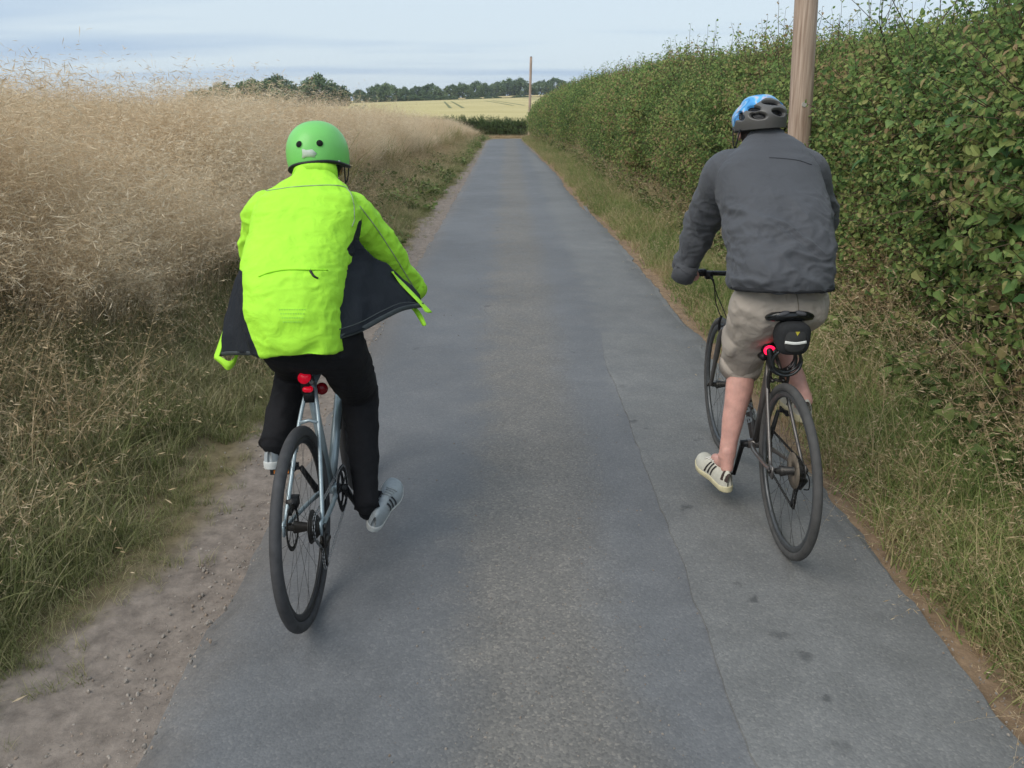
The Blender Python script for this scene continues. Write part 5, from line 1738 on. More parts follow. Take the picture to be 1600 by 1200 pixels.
sock_m = cloth("black_sock", S(22, 22, 26), 0.9, wscale=60)
for a, g in ((ankR, fR), (ankL, fL)):
    MB().add(limb([a + g * 0.004 + Vector((0, 0, 0.0)), a + g * 0.02 + Vector((0, 0, -0.05)), a + g * 0.10 + Vector((0, 0, -0.062))], [0.036, 0.042, 0.036])).build("sock", sock_m, pL)

# trainers
grey_up = mat("grey_suede", S(164, 171, 175), 0.8, var=0.08, scale=60, bump=0.3)
white_sole = mat("white_sole", S(208, 210, 208), 0.6)
dark_stripe = mat("dark_stripe", S(52, 56, 62), 0.6)
hR = atL(579, 832, 2.94); tR = hR + (atL(617, 762, 3.19) - hR).normalized() * 0.275
shoe(pL, hR, tR, (0.30, -0.25, 0.9), 1, grey_up, white_sole, dark_stripe, None, mat("grey_lace", S(158, 164, 166), 0.8))
hL2 = ankL + Vector((-0.012, -0.055, -0.098)); tL2 = hL2 + Vector((0.0, 0.272, -0.03))
shoe(pL, hL2, tL2, (0, 0.1, 1), -1, grey_up, white_sole, dark_stripe, None, mat("grey_lace_pale", S(158, 164, 166), 0.8))

# jacket
NEON = (0.46, 0.93, 0.06, 1)
neon_m = cloth("neon_fabric", NEON, 0.65, var=0.04, wscale=16, wstr=0.6, panel=S(38, 42, 48))
neon_plain = cloth("neon_sleeve_fabric", NEON, 0.65, var=0.04, wscale=13, wstr=0.55)
navy_m = cloth("charcoal_fabric", S(38, 42, 48), 0.8, wscale=14, wstr=0.5)
pipe_m = mat("reflective_piping", S(150, 168, 130), 0.4)
rows = rowsL
slp = [([shR + Vector((-0.05, 0, 0.0)), shR + Vector((0.006, 0.01, -0.03)), shR.lerp(elR, 0.55) + Vector((0.004, 0, 0)), elR, elR.lerp(wrR, 0.5), wrR + Vector((0.006, 0.02, -0.014))], [0.070, 0.080, 0.074, 0.068, 0.058, 0.048]),
       ([shL + Vector((0.05, 0, 0.0)), shL + Vector((0.0, 0.01, -0.03)), shL.lerp(elL, 0.55), elL, elL.lerp(wrL, 0.5), wrL], [0.070, 0.076, 0.066, 0.060, 0.055, 0.048])]
me = remesh([torso_loft(rows, 72, 6)] + [limb(a_, b_, 26, 6) for a_, b_ in slp], 0.0058, 4, "jacket")
p = coords(me)
near_sleeve = np.full(len(p), 9.0); arm_t = np.zeros(len(p))
for pts_, rad_ in slp:
    Q = np.array([tuple(q) for q in spline(pts_, 10)]); rr_ = np.interp(np.arange(len(Q)) / 10.0, np.arange(len(rad_)), rad_)
    for i_ in range(8, len(Q)):
        dd = np.linalg.norm(p - Q[i_], axis=1) - rr_[i_]
        near_sleeve = np.minimum(near_sleeve, dd)
low = sstep(1.36, 1.0, p[:, 2]); arm = near_sleeve < 0.006
d = (0.0075 * (creases(p, 6, (0.8, 1.0, 2.2), 310) - 0.4) * (0.35 + 0.75 * low) + 0.005 * vnoise(p, 5, 312, 2) * low) * (~arm) + 0.0030 * vnoise(p, 24, 313, 2) + 0.0035 * (creases(p, 15, (0.7, 1, 2.0), 316) - 0.4) * (~arm) + 0.010 * (creases(p, 9, (1.2, 1.2, 1.9), 320) - 0.4) * arm
push(me, d)
p = coords(me)
zr = np.array([[x_.z, x_.x] for x_ in [atL(a_, b_, c_) for a_, b_, c_ in ((527, 560, 2.60), (527, 535, 2.62), (531, 490, 2.64), (533, 450, 2.68), (536, 420, 2.72), (532, 398, 2.75), (540, 385, 2.78), (547, 365, 2.82), (553, 350, 2.86))]])
zl = np.array([[x_.z, x_.x] for x_ in [atL(a_, b_, c_) for a_, b_, c_ in ((406, 560, 2.60), (402, 548, 2.61), (378, 492, 2.64), (376, 450, 2.68), (374, 425, 2.71))]])
er = np.interp(p[:, 2], zr[:, 0], zr[:, 1]); el = np.interp(p[:, 2], zl[:, 0], zl[:, 1])
pan = np.maximum(np.where(p[:, 2] > zr[-1, 0], -0.1, p[:, 0] - er), np.where(p[:, 2] > zl[-1, 0], -0.1, el - p[:, 0]))
pan = np.minimum(pan, near_sleeve - 0.008)
a = me.attributes.new("panel", 'FLOAT', 'POINT'); a.data.foreach_set("value", pan.astype(np.float32))
bvhL = BVHTree.FromPolygons([tuple(q) for q in p], [tuple(q.vertices) for q in me.polygons])
jacket = link("jacket", me, neon_m, pL)
for w_, e_ in ((Vector(slp[0][0][-1]), elR), (Vector(slp[1][0][-1]), elL)):
    d_ = (w_ - e_).normalized()
    MB().add(tube([w_ - d_ * 0.03, w_ + d_ * 0.03, w_ + d_ * 0.036, w_ + d_ * 0.026], [0.051, 0.049, 0.043, 0.036], 28)).build("cuff", neon_plain, jacket)
# collar
cc = rows[-1][0]
MB().add(tube([cc + Vector((0, -0.005, -0.02)), cc + Vector((0.002, 0.02, 0.02)), cc + Vector((0.002, 0.025, 0.026)), cc + Vector((0.002, 0.022, 0.018))], [(0.084, 0.074), (0.076, 0.066), (0.072, 0.062), (0.066, 0.056)], 36, ref=(1, 0, 0))).build("collar", neon_plain, jacket)
# piping over the yoke, round the armhole and down the sleeve
seam("piping", bvhL, [(atL(x, y, 2.95).x, atL(x, y, 2.95).z) for x, y in ((404, 302), (430, 296), (470, 291), (515, 290), (538, 296), (551, 315), (555, 340), (553, 352))], 0.0022, pipe_m, jacket)
bvS = bvhL
P = []
sp = spline([atL(562, 322, 3.0), atL(585, 352, 3.05), atL(607, 385, 3.12), atL(632, 425, 3.2), atL(650, 455, 3.28)], 12)
for q in sp:
    d_ = (q - Vector((0, 0, CAM_H + 0.1))).normalized()
    hit = bvS.ray_cast(q - d_ * 0.5, d_)
    if hit[0] is not None:
        P.append(hit[0] - d_ * 0.001)
if len(P) > 4:
    MB().add(tube(P, 0.0022, 6)).build("piping", pipe_m, jacket)
# back pocket: welt and zip pull
def px_on(x, y, Y=2.7, bvh=None):
    q = atL(x, y, Y); d_ = (q - Vector((0, 0, CAM_H))).normalized()
    hit = (bvh or bvhL).ray_cast(Vector((0, 0, CAM_H)), d_)
    return hit[0] - d_ * 0.0015 if hit[0] is not None else q
P = [px_on(x, y) for x, y in ((404, 432), (420, 426), (440, 422), (460, 421), (485, 421.5), (512, 422))]
MB().add(tube(spline(P, 8), (0.0022, 0.0035), 6, ref=(0, 0, 1))).build("pocket_welt", cloth("neon_welt", (0.36, 0.80, 0.03, 1), 0.7), jacket)
P = [px_on(484, 421), px_on(487, 427), px_on(491, 432), px_on(497, 435)]
MB().add(tube(spline(P, 5), (0.0042, 0.0022), 8, ref=(1, 0, 0))).build("zip_pull", black_plastic, jacket)
# faint grey print low on the back
pr_m = mat("grey_print", S(172, 236, 92), 0.5)
mb = MB()
for r_ in range(4):
    for k in range(11 - r_):
        x = 437 + k * 3.9 + r_ * 2; y = 484 + r_ * 6.4
        q = px_on(x, y)
        mb.add(box(q + Vector((0, 0.0012, 0)), (0.0042, 0.0014, 0.0042)))
mb.build("reflective_print", pr_m, jacket, smooth=False)
# flaps: the open fronts blown out behind the arms
r1 = [px_on(549, 362) + Vector((-0.01, 0.02, 0.0)), px_on(533, 400) + Vector((-0.01, 0.02, 0)), px_on(534, 440) + Vector((-0.01, 0.02, 0)), px_on(531, 490) + Vector((-0.01, 0.02, 0)), px_on(528, 532) + Vector((-0.012, 0.015, 0))]
r2 = [atL(562, 380, 2.96), atL(560, 408, 2.93), atL(562, 440, 2.86), atL(562, 480, 2.79), atL(563, 517, 2.74)]
r3 = [atL(586, 402, 3.02), atL(590, 420, 2.99), atL(592, 445, 2.95), atL(595, 472, 2.88), atL(597, 499, 2.83)]
r4 = [atL(618, 424, 3.08), atL(622, 437, 3.05), atL(625, 452, 3.01), atL(627, 468, 2.97), atL(629, 484, 2.93)]
r5 = [atL(655, 462, 3.10), atL(657, 466, 3.08), atL(659, 470, 3.06), atL(660, 474, 3.04), atL(661, 478, 3.02)]
grid_sheet([r1, r2, r3, r4, r5], 0.006, navy_m, "side_panel", jacket, 0.016, 331)
hem_m = mat("hem_tape", S(66, 72, 74), 0.8)
MB().add(tube(spline([r[-1] + Vector((0, 0, 0.004)) for r in (r1, r2, r3, r4, r5)], 8), (0.004, 0.009), 8, ref=(0, 1, 0))).build("hem", hem_m, jacket)
MB().add(tube(spline([r[-1] + Vector((0, -0.004, 0.030)) for r in (r1, r2, r3)] + [r4[-1] + Vector((0, -0.004, 0.026)), r5[-2] + Vector((0, -0.004, 0))], 8), 0.0018, 6)).build("stitching", hem_m, jacket)
# bright facing along the open edge, with its loose tab
e1 = [atL(612, 424, 3.06), atL(628, 440, 3.06), atL(645, 457, 3.05), atL(659, 472, 3.03), atL(675, 488, 3.02)]
e2 = [atL(614, 424, 3.03), atL(624, 442, 3.03), atL(641, 460, 3.02), atL(655, 474, 3.0), atL(664, 487, 3.0)]
grid_sheet([e1, [a.lerp(b, 0.5) + Vector((0, -0.01, 0)) for a, b in zip(e1, e2)], e2], 0.004, neon_plain, "front_facing", jacket, 0.001, 335)
t1 = [atL(633, 475, 3.06), atL(645, 484, 3.04), atL(653, 496, 3.02), atL(661, 509, 3.0)]
t2 = [atL(638, 474, 3.06), atL(652, 483, 3.04), atL(661, 496, 3.02), atL(666, 508, 3.0)]
grid_sheet([t1, [a.lerp(b, 0.5) + Vector((0, -0.006, 0)) for a, b in zip(t1, t2)], t2], 0.005, neon_plain, "loose_tab", jacket)
MB().add(tube([px_on(571, 447, 2.9) * 0 + atL(571, 447, 2.885), atL(575, 456, 2.875)], 0.004, 8, round_caps=True)).build("zip_toggle", mat("toggle", S(188, 184, 160), 0.4), jacket)
# left flap
l1 = [px_on(380, 424) + Vector((0.012, 0.02, 0)), px_on(379, 455) + Vector((0.012, 0.02, 0)), px_on(380, 490) + Vector((0.01, 0.02, 0)), px_on(392, 525) + Vector((0.01, 0.02, 0)), px_on(406, 554) + Vector((0.012, 0.016, 0))]
l2 = [atL(377, 424, 2.95), atL(373, 455, 2.92), atL(370, 488, 2.88), atL(374, 522, 2.82), atL(382, 552, 2.75)]
l3 = [atL(376, 424, 3.0), atL(368, 455, 3.0), atL(360, 488, 2.97), atL(354, 520, 2.93), atL(358, 552, 2.88)]
l4 = [atL(375, 424, 3.04), atL(365, 455, 3.05), atL(353, 492, 3.03), atL(344, 524, 3.0), atL(338, 554, 2.97)]
grid_sheet([l1, l2, l3, l4], 0.006, navy_m, "side_panel", jacket, 0.012, 341)
MB().add(tube(spline([r[-1] for r in (l1, l2, l3, l4)], 8), (0.004, 0.008), 8, ref=(0, 1, 0))).build("hem", hem_m, jacket)
e1 = [atL(353, 505, 3.0), atL(346, 525, 2.98), atL(338, 548, 2.95), atL(335, 556, 2.94)]
e2 = [atL(357, 507, 2.98), atL(351, 527, 2.96), atL(345, 549, 2.93), atL(342, 557, 2.92)]
grid_sheet([e1, [a.lerp(b, 0.5) + Vector((0, -0.004, 0)) for a, b in zip(e1, e2)], e2], 0.004, neon_plain, "front_facing", jacket)
e1 = [atL(336, 554, 2.93), atL(346, 558, 2.91), atL(357, 564, 2.90), atL(365, 560, 2.91), atL(368, 550, 2.93)]
e2 = [atL(336, 561, 2.93), atL(346, 569, 2.91), atL(356, 578, 2.90), atL(366, 570, 2.91), atL(373, 552, 2.93)]
grid_sheet([e1, [a.lerp(b, 0.5) + Vector((0, -0.006, 0)) for a, b in zip(e1, e2)], e2], 0.004, neon_plain, "loose_tab", jacket)

# green helmet
green = mat("green_shell", S(124, 206, 106), 0.42, var=0.05, scale=12, coat=0.1)
hc = hcL
hM = Matrix.Rotation(R(-6), 3, 'Y') @ Matrix.Rotation(R(-8), 3, 'X')
def skate(az, s):
    """rim drops over ears and arches at the nape"""
    back = max(0, -math.sin(az)); side = abs(math.cos(az))
    phi = s * (R(98) + R(14) * side ** 2 + R(2) * max(0, math.sin(az)) + R(7) * back ** 4)
    sp, cp = math.sin(phi), math.cos(phi)
    ca, sa = math.cos(az), math.sin(az)
    k = 0.88
    return Vector((0.114 * math.copysign(abs(sp) ** k, sp) * ca, 0.138 * math.copysign(abs(sp) ** k, sp) * sa, 0.125 * math.copysign(abs(cp) ** 0.92, cp)))
v, f, _ = shell(hc, hM, skate, 84, 34)
me = mesh_np("helmet", v, f)
bvH = BVHTree.FromPolygons([tuple(q) for q in v], f)
helmL = link("helmet", me, green, pL)
rimp = [hc + hM @ (skate(2 * math.pi * i / 60, 1.0) * 0.985) for i in range(60)]
MB().add(tube(rimp, (0.009, 0.007), 8, closed=True)).build("rim_trim", black_plastic, helmL)
MB().add(ellipsoid(hc + hM @ Vector((0, 0, -0.005)), (0.096, 0.118, 0.10), hM, 30, 16)).build("helmet_padding", black_plastic, helmL)
def on_helmet(x, y, bv, Y=3.05):
    q = atL(x, y, Y); d_ = (q - Vector((0, 0, CAM_H))).normalized()
    hit = bv.ray_cast(Vector((0, 0, CAM_H)), d_)
    return hit[0], hit[1]
for x, y in ((467.5, 225.5), (499.5, 224)):
    q, nrm = on_helmet(x, y, bvH)
    if q is not None:
        MB().add(disc(q - nrm * 0.0015, 0.0125, 0.006, axis=nrm, n=24)).build("vent_disc", mat("vent_shade", (0.006, 0.008, 0.006, 1), 0.9), helmL)  # flush near-black disc, the shade inside a vent put into its colour
        MB().add(ring_tube(q, 0.0122, 0.0016, axis=nrm, n=24, m=6)).build("vent_rim", green, helmL)
stk = mat("white_sticker", S(196, 208, 192), 0.5)
out = [(472, 233), (475, 233), (478, 234.5), (484, 234), (487.5, 233.2), (491, 236), (495, 239.8), (492, 243.5), (491.5, 246), (486, 245), (478, 245.5), (474.5, 247.5), (472, 246.5), (472.8, 240)]
ring0 = [on_helmet(x, y, bvH) for x, y in out]
ctr = on_helmet(482, 240, bvH)
if all(q[0] is not None for q in ring0):
    v = [q[0] + q[1] * 0.0018 for q in ring0] + [ctr[0] + ctr[1] * 0.0022]
    n = len(ring0)
    v += [q[0] - q[1] * 0.001 for q in ring0]
    f = [(i, (i + 1) % n, n) for i in range(n)] + [(i, n + 1 + i, n + 1 + (i + 1) % n, (i + 1) % n) for i in range(n)]
    MB().add((v, f)).build("sticker", stk, helmL)
q, nrm = on_helmet(529.5, 252, bvH)
if q is not None:
    MB().add(ellipsoid(q, (0.006, 0.004, 0.004))).build("rivet", steel, helmL)
for s in (-1, 1):
    a0 = hc + hM @ Vector((s * 0.104, 0.055, -0.02)); a1 = hc + hM @ Vector((s * 0.100, -0.035, -0.045)); j = headL + Vector((s * 0.088, 0.025, -0.085)); ch = headL + Vector((0, 0.06, -0.125))
    MB().add(tube(spline([a0, j, ch], 5), (0.009, 0.002), 6, ref=(0, 1, 0))).add(tube([a1, j], (0.009, 0.002), 6, ref=(0, 1, 0))).build("strap", cable_m, helmL)
hair_m = mat("brown_hair", S(58, 42, 32), 0.8, var=0.3, scale=120, bump=0.6, bscale=300)
MB().add(ellipsoid(headL + HM @ Vector((0, -0.022, -0.012)), (0.081, 0.086, 0.095), HM, 26, 16)).build("hair", hair_m, pL)

# ================================================================== rider in grey
XR, YR = 1.097, 3.0
Rp = lambda x, y, z: Vector((XR + x, YR + y, z))
atR = lambda px, py, Y: at(px, py, YR + (Y - 2.99))
pR = empty("person", (XR, YR + 0.3, 0.0), "person in dark grey jacket, khaki shorts and blue helmet riding on the right", "person", "cyclists riding away down the lane")
sR, sL = atR(1264, 262, 3.50), atR(1136, 264, 3.50)
eL, wL = atR(1098, 345, 3.72), atR(1068, 402, 3.86)
eR, wR = atR(1281, 352, 3.68), Rp(0.25, 0.82, 1.01)
gR, gL = bikeR.w((0.25, 0.867, 0.967)), bikeR.w((-0.248, 0.867, 0.967))
wL = gL + Vector((-0.010, -0.055, 0.038)); wR = gR + Vector((0.010, -0.055, 0.038))
headR = atR(1186, 190, 3.60); headR.z = atR(1187, 190, 3.585).z - 0.030
hipR = Rp(0, 0.22, 1.0)
hr, hl = Rp(0.075, 0.23, 0.98), Rp(-0.09, 0.23, 0.98)
kl, al = Rp(-0.075, 0.50, 0.655), atR(1136, 712, 3.36)
kr, ar = Rp(0.085, 0.60, 0.80), Rp(0.135, 0.27, 0.56)
rowsR = garment_rows(((457, 1148, 1301, 0.03, 0.150), (440, 1145, 1305, 0.03, 0.160), (415, 1146, 1304, 0.05, 0.165), (385, 1146, 1303, 0.09, 0.163), (350, 1142, 1300, 0.15, 0.158), (310, 1135, 1297, 0.225, 0.150), (275, 1124, 1290, 0.30, 0.135),
                      (250, 1120, 1283, 0.35, 0.118), (233, 1131, 1271, 0.39, 0.102), (220, 1149, 1260, 0.43, 0.084), (211, 1159, 1246, 0.465, 0.068), (205, 1164, 1232, 0.49, 0.060)), atR, 2.99)
skinR = skin_mat("skin_pink", S(206, 157, 144))
face, HM2 = head_shapes(headR, (0.05, 1, -0.08))
neckR = (sR + sL) / 2 + Vector((-0.005, -0.01, 0.02))
chR = (neckR + hipR) / 2 + Vector((0, 0.04, 0.02))
fl = (atR(1100, 724, 3.56) - atR(1139, 768, 3.31)); fl.normalize()
fr2 = Vector((0.05, 0.98, -0.10)).normalized()
parts = face + [limb([neckR, headR + Vector((0, -0.03, -0.07))], [0.062, 0.058]), limb([Rp(0, 0.27, 1.06), rowsR[4][0], rowsR[5][0], rowsR[7][0]], [0.095, 0.105, 0.10, 0.08], 20), ellipsoid(Rp(0, 0.27, 0.99), (0.14, 0.09, 0.06)), limb([sL, sR], [0.05, 0.05]),
                limb([sR, eR, wR], [0.05, 0.04, 0.029]), limb([sL, eL, wL], [0.05, 0.04, 0.029]),
                limb([hl, hl.lerp(kl, 0.5), kl, kl.lerp(al, 0.22) + Vector((0.004, -0.022, 0)), kl.lerp(al, 0.55) + Vector((0.0, -0.012, 0)), kl.lerp(al, 0.85), al], [0.082, 0.07, 0.054, 0.060, 0.048, 0.037, 0.036], 24),
                limb([hr, hr.lerp(kr, 0.5), kr, kr.lerp(ar, 0.25) + Vector((0.0, -0.02, -0.015)), kr.lerp(ar, 0.6), ar], [0.082, 0.07, 0.054, 0.059, 0.045, 0.036], 24),
                limb([al, al + fl * 0.03 + Vector((0, 0, -0.045)), al + fl * 0.10 + Vector((0, 0, -0.065))], [0.034, 0.03, 0.024]), footv(ar, fr2, Vector((0, 0, -1))), limb([al + Vector((0, 0.0, 0.02)), al + Vector((0, -0.012, -0.05))], [0.033, 0.028])]
parts += [ellipsoid(kl.lerp(al, 0.26) + Vector((0.022, -0.026, 0)), (0.032, 0.034, 0.075)), ellipsoid(kl.lerp(al, 0.22) + Vector((-0.022, -0.024, 0)), (0.030, 0.032, 0.070)), ellipsoid(al + Vector((-0.030, 0.004, 0.0)), (0.010, 0.012, 0.013))]
parts += hand_shapes(wR, gR, 1, (-1, 0, 0)) + hand_shapes(wL, gL, -1, (1, 0, 0))
link("body", remesh(parts, 0.0042, 2), skinR, pR)

# shorts
khaki = cloth("khaki_cotton", S(178, 167, 156), 0.85, wscale=16, wstr=0.7)
sh_ = [ellipsoid(Rp(0.0, 0.25, 0.975), (0.185, 0.155, 0.115)), limb([hl + Vector((0, 0, 0)), hl.lerp(kl, 0.5) + Vector((-0.004, 0, -0.005)), kl + Vector((0, -0.01, 0.0))], [0.118, 0.102, 0.083], 24), limb([hr, kr], [0.105, 0.078], 24),
       ellipsoid(hl.lerp(kl, 0.55) + Vector((-0.085, -0.015, 0)), (0.028, 0.07, 0.075), Matrix.Rotation(R(-40), 3, 'X'))]
me = remesh(sh_, 0.006, 5, "shorts")
p = coords(me)
push(me, 0.006 * creases(p, 8, (1.6, 0.8, 1.9), 401) + 0.0035 * vnoise(p, 20, 403, 2))
bvSh = BVHTree.FromPolygons([tuple(q) for q in coords(me)], [tuple(q.vertices) for q in me.polygons])
shorts = link("shorts", me, khaki, pR)
dk = (kl - hl).normalized()
kk = kl + Vector((0, -0.012, 0))
MB().add(tube([kk - dk * 0.045, kk + dk * 0.03, kk + dk * 0.036, kk + dk * 0.02], [(0.090, 0.088), (0.094, 0.092), (0.088, 0.086), (0.078, 0.076)], 32)).build("leg_hem", khaki, shorts)
dk2 = (kr - hr).normalized()
MB().add(tube([kr - dk2 * 0.03, kr + dk2 * 0.04, kr + dk2 * 0.03], [0.080, 0.084, 0.072], 32)).build("leg_hem", khaki, shorts)
def shot(bv, x, y, off=0.002):
    q = atR(x, y, 3.2); d_ = (q - Vector((0, 0, CAM_H))).normalized()
    h_ = bv.ray_cast(Vector((0, 0, CAM_H)), d_)
    return h_[0] - d_ * off if h_[0] is not None else None
fp = [[(1136, 499), (1146, 499), (1158, 505), (1170, 510)], [(1134, 507), (1146, 510), (1157, 516), (1168, 516)], [(1135, 511), (1146, 517), (1157, 524), (1163, 520)]]
rows_ = [[shot(bvSh, x, y, 0.006) for x, y in r] for r in fp]
rows_ = [[q for q in r if q is not None] for r in rows_]
if len(set(map(len, rows_))) == 1 and len(rows_[0]) >= 3:
    grid_sheet(rows_, 0.004, khaki, "pocket_flap", shorts, 0.001, 405, 4)
seam("stitching", bvSh, [(XR + 0.02, 0.95), (XR + 0.015, 0.98), (XR + 0.012, 1.01), (XR + 0.01, 1.05)], 0.0018, mat("khaki_thread", S(128, 118, 104), 0.9), shorts)

# jacket
grey_m = cloth("grey_shell_fabric", S(82, 84, 89), 0.62, var=0.05, wscale=9, wstr=0.7, sheen=0.1)
rows = rowsR
tors = torso_loft(rows, 64, 6)
slv = [limb([sL + Vector((0.035, 0, 0.0)), sL + Vector((-0.006, 0.005, -0.02)), sL.lerp(eL, 0.5), eL, eL.lerp(wL, 0.5), wL + Vector((-0.004, 0.01, -0.012))], [0.086, 0.092, 0.082, 0.073, 0.062, 0.054], 26),
       limb([sR + Vector((-0.035, 0, 0.0)), sR + Vector((0.002, 0.005, -0.03)), sR.lerp(eR, 0.5), eR, wR], [0.084, 0.088, 0.078, 0.072, 0.056], 26)]
me = remesh([tors] + slv, 0.0058, 5, "jacket")
p = coords(me)
inner = sstep(0.30, 0.02, np.abs(p[:, 0] - XR - 0.05))
q = p @ np.array(Matrix.Rotation(R(38), 3, 'Y'))
d = 0.016 * (creases(q, 6.5, (0.55, 0.9, 2.4), 410) - 0.4) * sstep(1.47, 1.30, p[:, 2]) + 0.005 * vnoise(p, 5, 412, 2) + 0.006 * creases(p, 16, (1, 1, 1.8), 414) * sstep(1.5, 1.3, p[:, 2])
push(me, d)
bvJ = BVHTree.FromPolygons([tuple(w_) for w_ in coords(me)], [tuple(w_.vertices) for w_ in me.polygons])
jr_ = link("jacket", me, grey_m, pR)
c0, a0, b0, tl0 = rows[0]
nf = Vector((0, math.cos(tl0), -math.sin(tl0)))
hp = []
for k in range(72):
    th = 2 * math.pi * k / 72
    cx, sy = math.cos(th), math.sin(th)
    hp.append(c0 + Vector((a0 * 1.005 * math.copysign(abs(cx) ** 0.8, cx), 0, 0.004)) + nf * (b0 * 1.01 * math.copysign(abs(sy) ** 0.8, sy)))
MB().add(tube(hp, (0.0055, 0.0075), 8, closed=True)).build("hem", cloth("dark_hem", S(44, 45, 48), 0.8), jr_)
seam("yoke_seam", bvJ, [(atR(x, y, 3.4).x, atR(x, y, 3.4).z) for x, y in ((1196, 245), (1215, 246), (1240, 249), (1262, 256))], 0.0016, cloth("grey_seam", S(62, 64, 70), 0.8), jr_)
cc = rows[-1][0]
MB().add(tube([cc + Vector((0, -0.005, -0.02)), cc + Vector((0.002, 0.018, 0.018)), cc + Vector((0.002, 0.022, 0.024)), cc + Vector((0.002, 0.02, 0.014))], [(0.086, 0.074), (0.078, 0.068), (0.074, 0.064), (0.068, 0.058)], 36, ref=(1, 0, 0))).build("collar", grey_m, jr_)
for w_, e_ in ((wL, eL), (wR, eR)):
    d_ = (w_ - e_).normalized()
    MB().add(tube([w_ - d_ * 0.03, w_ + d_ * 0.062, w_ + d_ * 0.066, w_ + d_ * 0.05], [0.057, 0.053, 0.048, 0.040], 28)).build("cuff", grey_m, jr_)

# trainers
cream_up = mat("cream_leather", S(198, 194, 180), 0.6, var=0.06, scale=50, bump=0.2)
cream_sole = mat("yellowed_sole", S(206, 196, 160), 0.6, var=0.08, scale=30)
brown_h = mat("brown_heel", S(62, 48, 44), 0.7)
black_st = mat("black_stripe", S(46, 42, 42), 0.6)
h_ = atR(1139, 771, 3.31); t_ = h_ + (atR(1098, 727, 3.56) - h_).normalized() * 0.285
shoe(pR, h_, t_, (-0.10, 0.10, 1), -1, cream_up, cream_sole, black_st, brown_h, mat("white_lace", S(214, 212, 206), 0.8))
h_ = ar + Vector((0.0, -0.055, -0.085)); t_ = h_ + Vector((0.012, 0.28, -0.015))
shoe(pR, h_, t_, (0, 0, 1), 1, cream_up, cream_sole, black_st, brown_h, mat("white_lace_clean", S(214, 212, 206), 0.8))

# vented helmet: grey lower half, blue printed top
hc = atR(1187, 190, 3.585)
hM = Matrix.Rotation(R(-4), 3, 'Y') @ Matrix.Rotation(R(-4), 3, 'X')
vents = [(-90 + 16, 50, 32, 10), (-90 - 36, 62, 20, 8.5), (-90 + 62, 58, 15, 11), (-90 - 24, 80, 19, 8), (-90 + 24, 76, 20, 8.5), (-90 + 62, 84, 13, 7), (-90 - 66, 80, 14, 7),
         (160, 45, 16, 9), (20, 45, 16, 9), (120, 55, 13, 16), (60, 55, 13, 16), (90, 62, 9, 18), (150, 80, 14, 8), (30, 80, 14, 8), (200, 72, 12, 7), (-20, 72, 12, 7)]
def vfield(az, phi):
    m = 0.0
    for va, vp, wa, wp in vents:
        da = (math.degrees(az) - va + 180) % 360 - 180
        dp = math.degrees(phi) - vp - 0.13 * da
        r = math.sqrt((da / wa) ** 2 + (dp / wp) ** 2)
        m = max(m, 1 - float(sstep(0.72, 1.05, r)))
    return m
def vented(az, s):
    side = abs(math.cos(az)); front = max(0, math.sin(az)); back = max(0, -math.sin(az))
    phi = s * (R(103) + R(3) * side ** 2 - R(10) * front + R(4) * back)
    sp, cp = math.sin(phi), math.cos(phi); ca, sa = math.cos(az), math.sin(az)
    k = 0.9
    m = vfield(az, phi)
    ridge = 1 + 0.035 * math.sin(math.degrees(phi) / 30 * math.pi + 0.5 * ca) * min(1, sp * 1.5)
    r = ridge * (1 - 0.20 * m)
    return Vector((0.108 * sp ** k * ca * r, 0.142 * sp ** k * sa * r, 0.108 * math.copysign(abs(cp) ** 0.95, cp) * r))
nu, nv = 168, 64
v, f, outer = shell(hc, hM, vented, nu, nv, 0.03)
me = mesh_np("helmet", v, f)
# shell colours: printed top, plus shade painted near black into the vent recesses
top = np.zeros(len(v)); dk_ = np.zeros(len(v))
for j in range(nv + 1):
    for i in range(nu):
        az = 2 * math.pi * i / nu
        side = abs(math.cos(az)); front = max(0, math.sin(az)); back = max(0, -math.sin(az))
        phi = math.degrees((j / nv) * (R(103) + R(3) * side ** 2 - R(10) * front + R(4) * back))
        lim = 44 - 20 * math.sin(az) * -1 * 0.5 - 0 + 34 * (1 - back) + 16 * max(0, -math.cos(az))
        lim = 34 + 40 * (1 - back) + 22 * max(0, -math.cos(az)) - 8 * max(0, math.cos(az))
        k = j * nu + i
        top[k] = (lim - phi) / 20; dk_[k] = vfield(az, R(phi))
dk_[(nv + 1) * nu:] = 1.0
a = me.attributes.new("top", 'FLOAT', 'POINT'); a.data.foreach_set("value", top.astype(np.float32))
a = me.attributes.new("vent", 'FLOAT', 'POINT'); a.data.foreach_set("value", dk_.astype(np.float32))
hm = bpy.data.materials.new("printed_helmet"); hm.use_nodes = True
N, L = nodes_of(hm)
b = N["Principled BSDF"]; b.inputs["Roughness"].default_value = 0.4
tc = N.new("ShaderNodeTexCoord")
nz = N.new("ShaderNodeTexNoise"); nz.inputs["Scale"].default_value = 16; nz.inputs["Detail"].default_value = 2; nz.inputs["Distortion"].default_value = 1.5
L.new(tc.outputs["Object"], nz.inputs["Vector"])
rp = N.new("ShaderNodeValToRGB"); e = rp.color_ramp.elements
e[0].position = 0.30; e[0].color = S(40, 96, 150); e[1].position = 0.40; e[1].color = S(70, 150, 214)
for pos, col in ((0.52, S(84, 164, 226)), (0.58, S(120, 196, 232)), (0.63, S(208, 190, 206)), (0.68, S(96, 160, 216))):
    k = e.new(pos); k.color = col
L.new(nz.outputs["Fac"], rp.inputs[0])
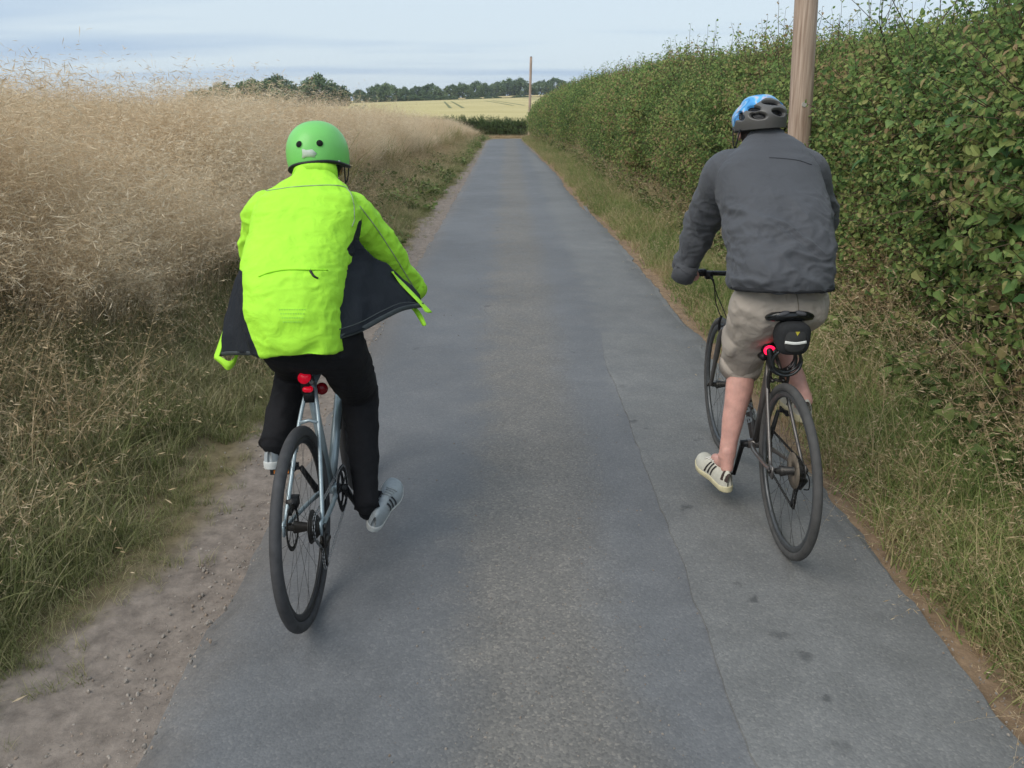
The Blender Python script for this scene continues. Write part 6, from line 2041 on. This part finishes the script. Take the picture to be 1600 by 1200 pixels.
def gtn(name, thr):
    q = N.new("ShaderNodeAttribute"); q.attribute_name = name
    g = N.new("ShaderNodeMath"); g.operation = 'GREATER_THAN'; g.inputs[1].default_value = thr
    L.new(q.outputs["Fac"], g.inputs[0]); return g.outputs[0]
m1 = N.new("ShaderNodeMixRGB"); m1.inputs[1].default_value = S(96, 94, 92); L.new(rp.outputs[0], m1.inputs[2]); L.new(gtn("top", 0.0), m1.inputs[0])
m2 = N.new("ShaderNodeMixRGB"); m2.inputs[2].default_value = (0.012, 0.012, 0.014, 1); L.new(m1.outputs[0], m2.inputs[1]); L.new(gtn("vent", 0.6), m2.inputs[0])
L.new(m2.outputs[0], b.inputs["Base Color"])
helmR = link("helmet", me, hm, pR)
MB().add(ring_tube(headR + HM2 @ Vector((0, -0.006, -0.01)), 0.09, (0.006, 0.012), axis=(0, 0.1, 1), n=40, m=8)).build("fit_band", black_plastic, helmR)
MB().add(box(headR + HM2 @ Vector((0, -0.103, -0.032)), (0.05, 0.02, 0.026))).build("fit_dial", black_plastic, helmR)
for s in (-1, 1):
    a0 = hc + hM @ Vector((s * 0.098, 0.055, -0.01)); a1 = hc + hM @ Vector((s * 0.095, -0.05, -0.025)); j = headR + Vector((s * 0.086, 0.025, -0.085)); ch = headR + Vector((0, 0.06, -0.125))
    MB().add(tube(spline([a0, j, ch], 5), (0.008, 0.002), 6, ref=(0, 1, 0))).add(tube([a1, j], (0.008, 0.002), 6, ref=(0, 1, 0))).build("strap", cable_m, helmR)
hair2 = mat("dark_hair", S(46, 38, 34), 0.85, var=0.3, scale=120, bump=0.6, bscale=300)
MB().add(ellipsoid(headR + HM2 @ Vector((0, -0.020, -0.002)), (0.080, 0.084, 0.092), HM2, 26, 16)).build("hair", hair2, pR)

# ------------------------------------------------------------------ evening air
hv = bpy.data.materials.new("haze_air"); hv.use_nodes = True
N, L = nodes_of(hv)
N.clear()
o_ = N.new("ShaderNodeOutputMaterial"); pv = N.new("ShaderNodeVolumePrincipled")
pv.inputs["Color"].default_value = (0.86, 0.92, 1.0, 1)
pv.inputs["Density"].default_value = 0.00032
pv.inputs["Anisotropy"].default_value = 0.2
L.new(pv.outputs[0], o_.inputs["Volume"])
zlo = min(float(v.co.z) for v in bpy.data.objects["ground"].data.vertices) - 1.0
v, f = box((0, 470, (zlo + 20) / 2), (2000, 1130, 20 - zlo))
link("haze", mesh_np("haze", v, f, False), hv, kind="stuff")
